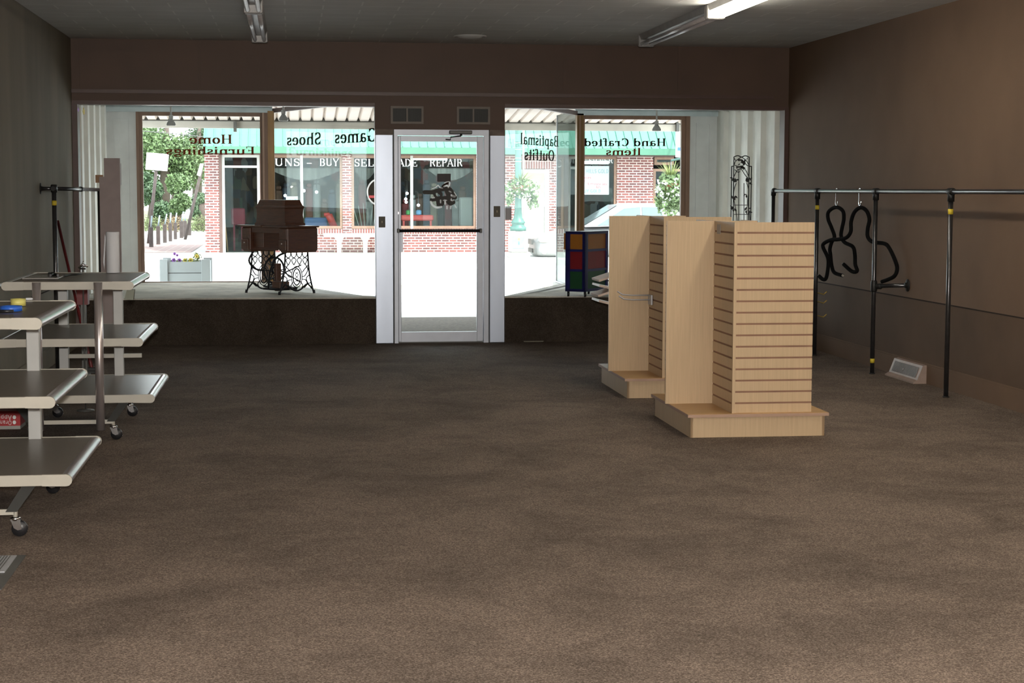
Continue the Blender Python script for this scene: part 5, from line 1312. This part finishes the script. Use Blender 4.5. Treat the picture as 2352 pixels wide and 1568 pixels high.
# round clock-like sign
c = at(871, 441, Y=BY+.3)
t = thing('round_sign', 'round dark sign with pale pink rim in the shop window', 'sign', c)
Rx = Matrix.Rotation(PI/2, 4, 'X')
b = B(); b.lathe([(0, .01), (.30, .01), (.30, -.01), (0, -.01)], c, letter_blk, 28, Rx); b.build('disc', letter_blk, t)
b = B(); b.tube(arc(c, (1, 0, 0), (0, 0, 1), .31, 0, 360, 36, .34)[:-1], .022, mat('pink_rim', (.75, .55, .55), .5), 8, closed=True); b.build('rim', petal_w, t)
b = B(); p = at(853, 452, Y=BY+.27); b.cbox((p.x-.06, BY+.26, p.z-.03), (p.x+.2, BY+.275, p.z+.04), red_m); b.build('red_mark', red_m, t)
# toy kayak / red slides
t = B(); P = [at(748, 496, Y=BY+.9), at(756, 495, Y=BY+.9), at(769, 525, Y=BY+.9)]
t.tube(P, [.05, .10, .10], mat('toy_red', (.55, .03, .04), .4), 10); t.tube([at(744, 493, Y=BY+.9), at(757, 492, Y=BY+.9)], .05, MATS['toy_red'], 8); t.tube([P[2], Vector((P[2].x, P[2].y, GZ+.02))], .08, MATS['toy_red'], 8)
t.build('red_slide', MATS['toy_red'], **T('bent bright red slide inside the shop window', 'slide'))
shopbox('red_counter', 'long bright red counter seen through the door glass', 'counter', 921, 494, 996, 507, BY+1.0, .5, mat('counter_red', (.80, .10, .09), .4), True)
shopbox('blue_crate', 'blue crate on the shop floor behind the window with the red slide', 'crate', 700, 500, 752, 523, BY+1.1, .5, mat('dull_blue', (.06, .12, .30), .6), True)
shopbox('green_bag', 'small green bag on the red counter', 'bag', 933, 482, 942, 494, BY+1.1, .15, mat('bag_green', (.12, .45, .15), .5))
shopbox('blue_bag', 'small light blue bag on the red counter', 'bag', 956, 482, 968, 494, BY+1.1, .15, mat('bag_blue', (.2, .45, .75), .5))
shopbox('display_cabinet', 'white display cabinet at the right of the shop window behind the door', 'cabinet', 1058, 453, 1086, 520, BY+1.3, .5, offwhite, True)
rs = random.Random(5)
for k in range(26):   # stock standing along the back wall
    u = 640+k*17.5 if k < 9 else 815+(k-9)*16.5
    if u > 1088: break
    hgt = rs.uniform(.5, 1.1); x = at(u, 440, Y=BY+3.6).x; cgr = [(.10, .05, .03), (.03, .05, .08), (.22, .18, .12), (.02, .02, .02), (.16, .03, .03), (.30, .30, .28)][k % 6]
    z0 = GZ+.01; b = B(); b.cbox((x-.10, BY+3.5, z0), (x+.10, BY+3.8, z0+.75+hgt), ch=.04); b.cbox((x-.07, BY+3.45, z0+.75+hgt), (x+.07, BY+3.7, z0+.85+hgt), ch=.02)
    b.build('stock_item', mat('stock_%d' % (k % 6), cgr, .7, var=.5, scale=4), **T('dim stock item standing at the back of the dark shop', 'goods', 'goods at the back of the dark shop'))
b = B()
for k in range(7):
    a = at(826+k*6, 524, Y=BY+.7); a.z = GZ+.6; c = at(812+k*11, 478-(k % 3)*6, Y=BY+.7); b.tube([a, c], .012, offwhite, 6)
p = at(842, 524, Y=BY+.7); b.lathe([(.22, 0), (.25, .35), (.22, .6)], (p.x, p.y, GZ+.01), darkgrey, 14); b.build('rod_bundle', offwhite, **T('bundle of pale rods standing in the shop window left of the door', 'rods'))
b = B(); a, c = at(553, 478, Y=BY+.4), at(523, 570, Y=BY+.4); b.tube([at(513, 480, Y=BY+.4), Vector((at(523, 570, Y=BY+.4).x, BY+.4, GZ+.02))], .02, mat('broom_wood', (.25, .14, .06), .6), 8); b.build('broomstick', MATS['broom_wood'], **T('tan wooden broomstick leaning inside the shop doorway across the street', 'broom'))
# lit tubes inside the shop, then glowing spots drawn for flash glints
shop_em = mat('shop_tube', (1, 1, 1), .5, emit=(.95, 1, 1, 1), estr=14)
glint_em = mat('shop_glint', (1, 1, 1), .5, emit=(.7, .8, 1, 1), estr=60)
for (u, v, w2, y) in ((672, 353, 1.0, BY+2.2), (884, 350, .9, BY+2.4), (985, 364, 1.0, BY+2.0), (1035, 352, .8, BY+3), (1368, 358, 1.0, BY+2.0), (1365, 373, .8, BY+2.6)):
    p = at(u, v, Y=y); z = min(p.z, 2.86)
    b = B(); b.tube([(p.x-w2/2, y, z), (p.x+w2/2, y, z)], .045, shop_em, 10); b.box((p.x-w2/2, y-.05, z+.04), (p.x+w2/2, y+.05, 2.9), offwhite); b.build('shop_strip_light', shop_em, **T('lit white tube light on the ceiling inside the brick shop', 'light', 'tube lights inside the brick shop'))
for (u, v) in ((698, 438), (727, 441), (655, 449), (935, 444), (932, 457), (933, 464), (961, 471)):
    p = at(u, v, Y=BY+2.8)
    b = B(); b.lathe([(0, -.04), (.035, -.02), (.035, .02), (0, .04)], p, glint_em, 10); b.tube([p+Vector((0, 0, .03)), Vector((p.x, p.y+.1, p.z+.35)), Vector((p.x, BY+4.5, p.z+.4))], .012, darkgrey, 6); b.build('flash_glint', glint_em, **T('small bright bluish flash glint drawn as a glowing bulb in the brick shop', 'light', 'glowing flash glints set inside the brick shop'))
# striped sheets stand in for reflections in the shop windows
for (u0, u1, lab) in ((625, 780, 'pale striped sheet drawn for reflections across the shop window with GUNS'), (815, 862, 'pale striped sheet drawn for reflections in the narrow visible window by SELL'), (985, 1085, 'pale striped sheet drawn for reflections in the shop window behind REPAIR')):
    b = B(); V = []; n_ = 24
    for i in range(n_+1):
        f_ = i/n_; u = u0+(u1-u0)*f_; sag = 22*math.sin(PI*f_)
        a = at(u, 386, Y=BY+.7+.04*math.sin(i*1.9)); c = at(u, 392+sag, Y=BY+.7+.06*math.sin(i*1.9)); V += [a, c]
    b.add(V, [(2*i, 2*i+1, 2*i+3, 2*i+2) for i in range(n_)], None, True)
    V2 = [Vector((p.x, p.y+.01, p.z)) for p in V]; b.add(V2, [(2*i, 2*i+2, 2*i+3, 2*i+1) for i in range(n_)], None, True)
    b.build('reflection', mat('reflection_stripes', (.20, .19, .18), .8, var=.45, scale=2.5, stretch=(6, 1, .3)), **T(lab, 'reflection'))

# bench
t = thing('bench', 'white concrete bench against the brick wall across the street', 'bench', (X_(800), BY-.5, GZ))
zb3, zt3 = at(740, 543, Y=BY-.5).z, at(740, 536, Y=BY-.5).z
B().cbox((at(743, 540, Y=BY-.5).x, BY-.6, zb3), (at(915, 540, Y=BY-.5).x, BY-.2, zt3), ch=.02).build('seat', offwhite, t)
for u in (779, 839, 899):
    x = at(u, 550, Y=BY-.5).x
    B().prism([(-.05, GZ), (.05, GZ), (.06, zb3-.12), (.14, zb3), (-.14, zb3), (-.06, zb3-.12)], (x, BY-.55, 0), (1, 0, 0), (0, 0, 1), (0, .3, 0)).build('leg', offwhite, t)

# lamp post with flower basket
LYp = 41.2; lx = at(1190, 500, Y=LYp).x
zz_ = lambda v: at(1190, v, Y=LYp).z
pxw = LYp/FPX
t = thing('street_lamp_post', 'green street lamp post on a white pedestal with a blue panel', 'lamp post', (lx, LYp, GZ))
b = B(); b.cbox((lx-25*pxw, LYp-.25, GZ), (lx+25*pxw, LYp+.25, GZ+.12), ch=.02); b.cbox((lx-21*pxw, LYp-.2, GZ+.12), (lx+21*pxw, LYp+.2, zz_(530)), ch=.03); b.build('pedestal', offwhite, t)
b = B(); b.cbox((lx-15*pxw, LYp-.215, zz_(570)), (lx+12*pxw, LYp-.19, zz_(541)), mat('panel_light_blue', (.16, .30, .34), .5, var=.1), .01); b.build('blue_panel', MATS['panel_light_blue'], t)
p = at(1192, 550, Y=LYp-.22)
b = B(); b.add([p+Vector((math.cos(k*PI/6)*.035, 0, math.sin(k*PI/6)*.045)) for k in range(12)], [list(range(12))], petal_y); b.tube([p+Vector((0, 0, -.02)), p+Vector((0, 0, -.12))], .008, teal, 6); b.build('flower_emblem', petal_y, t)
b = B(); pf = [(19, 530), (19, 521), (15, 519), (14, 514), (17, 511), (15, 508), (10, 500), (9, 490), (8.5, 487), (8, 470), (7.5, 430), (7.5, 380), (7, 320), (7, 260)]
b.lathe([(r*pxw, zz_(v)) for r, v in pf], (lx, LYp, 0), lampgreen, 20); b.build('shaft', lampgreen, t)
b = B()
for v in (328, 343, 363, 371): b.lathe([(7.6*pxw, zz_(v+.5)), (8.2*pxw, zz_(v)), (7.6*pxw, zz_(v-.5))], (lx, LYp, 0), offwhite, 16)
b.build('ring_band', offwhite, t)
x2 = at(1202, 350, Y=LYp).x
b = B(); b.tube([(x2, LYp, zz_(405)), (x2, LYp, zz_(270))], .025, offwhite, 8); b.build('banner_arm', offwhite, t)
def basket(u, v, Y, ru, rv, lab, seed):
    c = at(u, v, Y=Y); k = Y/FPX; rd = random.Random(seed)
    t = thing('flower_basket', lab, 'hanging basket', c, group=None)
    b = B(); leafcloud(b, c, (ru*k, ru*k, rv*k*.55), 900, .05, leaf_g, rd, .3)
    for q in range(14):
        a = rd.uniform(0, 2*PI); cc_ = c+Vector((math.cos(a)*ru*k*.8, math.sin(a)*ru*k*.8, -rv*k*rd.uniform(.4, .9))); leafcloud(b, cc_, (.07, .07, rv*k*.30), 50, .04, leaf_g, rd, .2)
    for q in range(46):
        a = rd.uniform(0, 2*PI); l = rd.uniform(.5, 1.1)*ru*k; p0_ = c+Vector((0, 0, rv*k*.3))
        p1_ = p0_+Vector((math.cos(a)*l, math.sin(a)*l, rv*k*rd.uniform(.25, .8))); sd_ = Vector((-math.sin(a), math.cos(a), 0))*.018
        b.add([p0_-sd_, p0_+sd_, p1_], [(0, 1, 2)], leaf_b)
    b.build('foliage', leaf_g, t)
    b = B()
    for q in range(130):
        a = rd.uniform(0, 2*PI); h_ = rd.uniform(-.9, .5); r_ = math.sqrt(max(0, 1-h_*h_))*ru*k*rd.uniform(.85, 1.08)
        p = c+Vector((math.cos(a)*r_, math.sin(a)*r_, h_*rv*k*.7)); 
        leafcloud(b, p, (.025, .025, .025), 4, .022, petal_w, rd, .2)
    b.build('blossom', petal_w, t)
    b = B(); b.lathe([(.02, -rv*k*.25), (ru*k*.4, -rv*k*.1), (ru*k*.55, rv*k*.15)], c, mat('coir', (.30, .13, .07), .9), 16); b.tube([c+Vector((0, 0, rv*k*.1)), c+Vector((0, 0, rv*k*1.0))], .01, darkgrey, 6); b.build('basket_liner', MATS['coir'], t)
basket(1196, 432, LYp-.0, 44, 42, 'hanging basket of white flowers around the green lamp post', 1)
basket(1541, 430, 30.0, 36, 62, 'large trailing flower basket at the right of the Hand Crafted window', 2)
bx = at(1541, 430, Y=30.0)
t = thing('street_lamp_post', 'green lamp post hidden behind the right window frame, carrying the trailing basket', 'lamp post', (bx.x+.75, 30, -.2))
b = B(); b.lathe([(.2, -.2), (.2, .3), (.1, .6), (.075, 1), (.07, 3.6)], (bx.x+.75, 30, 0), lampgreen, 16); b.build('shaft', lampgreen, t)
b = B(); b.tube([(bx.x+.75, 30, bx.z+.62), (bx.x, 30, bx.z+.48)], .02, lampgreen, 8); b.build('arm', lampgreen, t)

# leaning street signs
def roadsign(pts, pole, Y, lab):
    c = at((pts[0][0]+pts[2][0])/2, pts[2][1], Y=Y)
    t = thing('road_sign', lab, 'road sign', (at(*pole[1], Y=Y).x, Y, GZ))
    b = B(); P = [at(u, v, Y=Y) for u, v in pts]; b.add(P+[p+Vector((0, .03, 0)) for p in P], [(0, 1, 2, 3), (7, 6, 5, 4), (0, 4, 5, 1), (1, 5, 6, 2), (2, 6, 7, 3), (3, 7, 4, 0)]); b.build('sign_plate', white_sign, t)
    b = B(); p1 = at(*pole[0], Y=Y+.06); p2 = at(*pole[1], Y=Y+.06); d = p2-p1; p3 = p1+d*((GZ-p1.z)/d.z); b.tube([p1, p3], .05, weathered, 8); b.build('post', weathered, t)
    return t
roadsign(((337, 350), (388, 354), (384, 393), (334, 389)), ((360, 380), (347, 500)), 52, 'large blank white road sign on a leaning wooden post')
t = roadsign(((460, 375), (468, 376), (460, 405), (452, 402)), ((463, 390), (437, 500)), 56, 'narrow white road sign seen edge-on beside the brick shop')
# bollards
bo = [((343, 352), 521.6, 567), ((359.5, 368), 519, 561), ((374.6, 383), 515, 557), ((387.6, 395.4), 512, 553.6), ((399.5, 406.7), 511, 549), ((413, 421.5), 507.6, 546), ((421.5, 429.5), 507, 543), ((431.6, 439), 504, 540)]
ordn = ('first bollard of the row, next to the left window frame', 'second bollard in the row from the window frame', 'third bollard in the row from the window frame', 'fourth bollard in the row from the window frame',
        'fifth bollard in the row, last before the gap', 'sixth bollard, touching its neighbour beyond the gap', 'seventh bollard, set tight against the sixth', 'last bollard in the row, closest to the brick shop')
for i, ((u0, u1), vt, vb) in enumerate(bo):
    p = at((u0+u1)/2, vb, Z=GZ+.008); Y = p.y; k = Y/FPX; hw2 = (u1-u0)/2*k; zt4 = at(u0, vt, Y=Y).z
    t = thing('bollard', 'brown wooden '+ordn[i], 'bollard', (p.x, Y, GZ), group='wooden bollards beyond the left window')
    b = B(); b.cbox((p.x-hw2, Y-hw2, GZ), (p.x+hw2, Y+hw2, zt4), ch=.01); b.build('post', weathered, t)
    b = B(); b.tube([(p.x, Y, zt4-.05), (p.x+.03+.02*(i % 3), Y, zt4+.32)], .022, mat('galvanised', (.22, .27, .30), .5, .2), 8); b.build('metal_rod', MATS['galvanised'], t)

# trees, house, wire
def tree(u, vtop, vbot, Y, wpx, lab, m_, seed, n=2600, trunk=True, leafs=.085):
    k = Y/FPX; c = at(u, (vtop+vbot)/2, Y=Y); rh = (vbot-vtop)/2*k; rw = wpx/2*k; rd = random.Random(seed); n *= 3
    t = thing('tree', lab, 'tree', (c.x, Y, GZ))
    b = B(); nl = 7
    for q in range(nl):
        cc_ = c+Vector((rd.uniform(-.6, .6)*rw, rd.uniform(-.5, .5)*rw, rd.uniform(-.65, .7)*rh)); leafcloud(b, cc_, (rw*.55, rw*.55, rh*.42), n//nl, leafs, m_, rd, .35)
    b.build('crown', m_, t)
    b = B(); b.tube([(c.x, Y, GZ), (c.x+.1, Y, c.z), (c.x+.2, Y, c.z+rh*.6)], [.28, .2, .08], bark, 8); b.build('trunk', bark, t)
tree(375, 230, 470, 78, 190, 'big leafy green tree behind the large road sign', leaf_g, 21, 5200)
tree(350, 400, 500, 72, 80, 'lower dark green tree at the left window frame', leaf_d, 22, 2600)
tree(450, 262, 430, 90, 135, 'dark tree beside the roof of the brick shop', leaf_d, 23, 3200)
tree(400, 400, 490, 70, 70, 'bright green bushy tree over the bollards', leaf_g, 24, 2600)
tree(462, 440, 505, 68, 60, 'small dark tree just left of the brick pillar', leaf_d, 25, 2000)
tree(300, 260, 500, 85, 140, 'tall tree mostly hidden by the left window frame', leaf_g, 26, 2600)
for (u, v, r, sd2, lab) in ((345, 497, .45, 31, 'low grassy shrub by the large sign post'), (400, 492, .42, 32, 'tan feathery shrub behind the middle bollards'), (462, 497, .45, 33, 'reddish weedy shrub beside the brick pillar')):
    c = at(u, v, Y=66); c.z = GZ+r*.6; b = B(); leafcloud(b, c, (r*1.2, r, r*.9), 900, .035, mat('shrub_%d' % sd2, ((.12, .15, .06) if sd2 != 32 else (.22, .16, .09)), .8, var=.3), random.Random(sd2), .3)
    b.build('shrub', MATS['shrub_%d' % sd2], **T(lab, 'shrub'))
a, c = at(425, 480, Y=95), at(458, 425, Y=95)
t = thing('house', 'white clapboard house glimpsed between the far trees', 'house', ((a.x+c.x)/2, 95, GZ))
b = B(); b.box((a.x-.3, 95, GZ), (c.x+.6, 100, c.z))
k = GZ
while k < c.z: b.box((a.x-.3, 94.97, k), (c.x+.6, 95, k+.02), postgrey); k += .15
b.build('siding', white_sign, t)
b = B(); b.prism([(a.x-.6, c.z), (c.x+.9, c.z), ((a.x+c.x)/2+.1, c.z+1.0)], (0, 94.8, 0), (1, 0, 0), (0, 0, 1), (0, 5.4, 0)); b.build('gable_roof', postgrey, t)
wp = [at(290, 298, Y=60), at(400, 307, Y=60), at(500, 318, Y=60)]
t = thing('overhead_wire', 'thin overhead wire crossing in front of the trees', 'wire', (wp[0].x, 60, GZ))
b = B(); b.tube(spline(wp, 6), .015, darkgrey, 5); b.build('wire', darkgrey, t)
for q in (wp[0], wp[2]): b = B(); b.tube([(q.x, 60, GZ), (q.x, 60, q.z+.3)], .10, weathered, 8); b.build('utility_pole', weathered, t)
# hanging sign at the right end of the brick shop
a, c = at(1554, 361, Y=42.5), at(1572, 300, Y=42.5)
t = thing('hanging_sign', 'white hanging sign at the right end of the mint roof', 'sign', ((a.x+c.x)/2, 42.5, a.z))
B().box((a.x, 42.5, a.z), (c.x+.5, 42.62, c.z)).build('board', white_sign, t)
B().box((a.x+.02, 42.485, at(1560, 346, Y=42.5).z), (a.x+.3, 42.5, at(1560, 338, Y=42.5).z)).build('blue_stripe', blue_m, t)
B().tube([(c.x+.3, 42.55, c.z), (c.x+.3, 42.55, c.z+.3), (c.x+.3, 45.5, c.z+.3), (xR_-.1, 45.6, c.z+.3)], .03, darkgrey, 8).build('bracket', darkgrey, t)

# ------------------------------------------------------------------ parked silver car
CY = 40.9; k = CY/FPX; cx0 = at(1231, 560, Y=CY).x
t = thing('parked_car', 'silver hatchback car parked across the street, seen behind the slatwall stands', 'car', (cx0+2.1, CY+.9, -.24))
zc_ = lambda v: at(1400, v, Y=CY).z
# stations: x, bottom, beltline, half width low, half width belt
st = [(0, .02, .30, .50, .45), (.06, -.10, .36, .72, .60), (.25, -.12, .47, .82, .74), (.75, -.12, .58, .86, .78), (1.15, -.12, .64, .87, .80), (2.0, -.12, .68, .88, .82), (3.0, -.12, .70, .88, .82), (3.8, -.10, .68, .84, .78), (4.1, .0, .5, .7, .6)]
body = B(); ringn = 10; V = []
yc = CY+.9
for (x, zb4, zt5, wl4, wb4) in st:
    for (fy, fz) in ((-.75, 0), (-1, .15), (-1.0, .5), (-.97, .75), (-.90, 1.0), (.90, 1.0), (.97, .75), (1, .5), (1, .15), (.75, 0)):
        wv = wl4+(wb4-wl4)*fz; V.append((cx0+x, yc+fy*wv, zb4+(zt5-zb4)*fz))
Fc = [tuple(range(10)), tuple(reversed([80+i for i in range(10)]))]
for s in range(8):
    for i in range(10): Fc.append((s*10+i, s*10+10+i, s*10+10+(i+1) % 10, s*10+(i+1) % 10))
body.add(V, Fc, None, True); bo_ = body.build('body', carpaint, t)
sub = bo_.modifiers.new('s', 'SUBSURF'); sub.levels = 1; sub.render_levels = 2
xa, xr0, xr1 = at(1345, 512, Y=CY).x-cx0, at(1428, 470, Y=CY).x-cx0, at(1535, 474, Y=CY).x-cx0
zr = zc_(468)
cab = B(); sec = [(xa, .64, .66, .78), (xr0-.05, .66, zr-.05, .68), (xr0+.4, .66, zr, .66), (xr1, .68, zr-.02, .66), (xr1+.75, .68, .75, .70)]
V = []
for (x, z0, z1, w4) in sec:
    V += [(cx0+x, yc-.80, z0), (cx0+x, yc-w4, z1), (cx0+x, yc-w4*.5, z1+.02), (cx0+x, yc+w4*.5, z1+.02), (cx0+x, yc+w4, z1), (cx0+x, yc+.80, z0)]
Fc = []
for s in range(4):
    for i in range(5): Fc.append((s*6+i, s*6+6+i, s*6+7+i, s*6+1+i))
cab.add(V, Fc, None, True); cab.build('roof', carpaint, t)
gl = B()
def sidepoly(pts, m_, off=.012):
    P = []
    for x, f in pts:  # f 0 at belt .. 1 at roof
        import bisect
        xs_ = [q[0] for q in sec]; j = min(max(bisect.bisect(xs_, x)-1, 0), 3); tt = (x-xs_[j])/(xs_[j+1]-xs_[j])
        z0 = sec[j][1]+(sec[j+1][1]-sec[j][1])*tt; z1 = sec[j][2]+(sec[j+1][2]-sec[j][2])*tt; w4 = sec[j][3]+(sec[j+1][3]-sec[j][3])*tt
        P.append(Vector((cx0+x, yc-(.80+(w4-.80)*f)-off, z0+(z1-z0)*f)))
    gl.add(P+[p+Vector((0, .008, 0)) for p in P], [list(range(len(P)))[::-1], list(range(len(P), 2*len(P)))], m_)
sidepoly([(xa+.30, .12), (xr0+.5, .12), (xr0+.5, .86), (xr0+.1, .84)], carglass); sidepoly([(xr0+.55, .12), (xr1-.05, .12), (xr1-.15, .86), (xr0+.55, .86)], carglass)
gl.build('side_window', carglass, t)
ws = B(); ws.add([(cx0+xa-.01, yc-.70, .675), (cx0+xa-.01, yc+.70, .675), (cx0+xr0-.06, yc+.60, zr-.03), (cx0+xr0-.06, yc-.60, zr-.03)], [(0, 1, 2, 3)])
ws.build('windscreen', carglass, t)
b = B(); b.cbox((cx0+.10, yc-.80, .27), (cx0+.42, yc-.62, .41), mat('headlamp_glass', (.80, .72, .62), .1, var=.1), .03); b.build('headlamp', MATS['headlamp_glass'], t)
b = B(); b.lathe([(0, .02), (.06, .015), (.065, 0)], (cx0+.22, yc-.80, .04), MATS['headlamp_glass'], 14, Rx); b.box((cx0-.02, yc-.35, .0), (cx0+.02, yc+.35, .10), black); b.box((cx0+.0, yc-.62, -.02), (cx0+.06, yc-.45, .1), darkgrey); b.build('fog_lamp', black, t)
b = B(); b.box((cx0-.03, yc-.3, .2), (cx0+.03, yc+.3, .33), darkgrey); b.build('grille', darkgrey, t)
for x in (.85, 3.3):
    for yy in (-.80, .62):
        b = B(); b.lathe([(0, -.09), (.26, -.09), (.29, -.06), (.29, .06), (.26, .09), (0, .09)], (cx0+x, yc+yy+.09, .05), rubber, 20, Rx); b.lathe([(0, .10), (.16, .098), (.18, .085)], (cx0+x, yc+yy+.09, .05), brushed, 16, Rx); b.build('wheel', rubber, t)
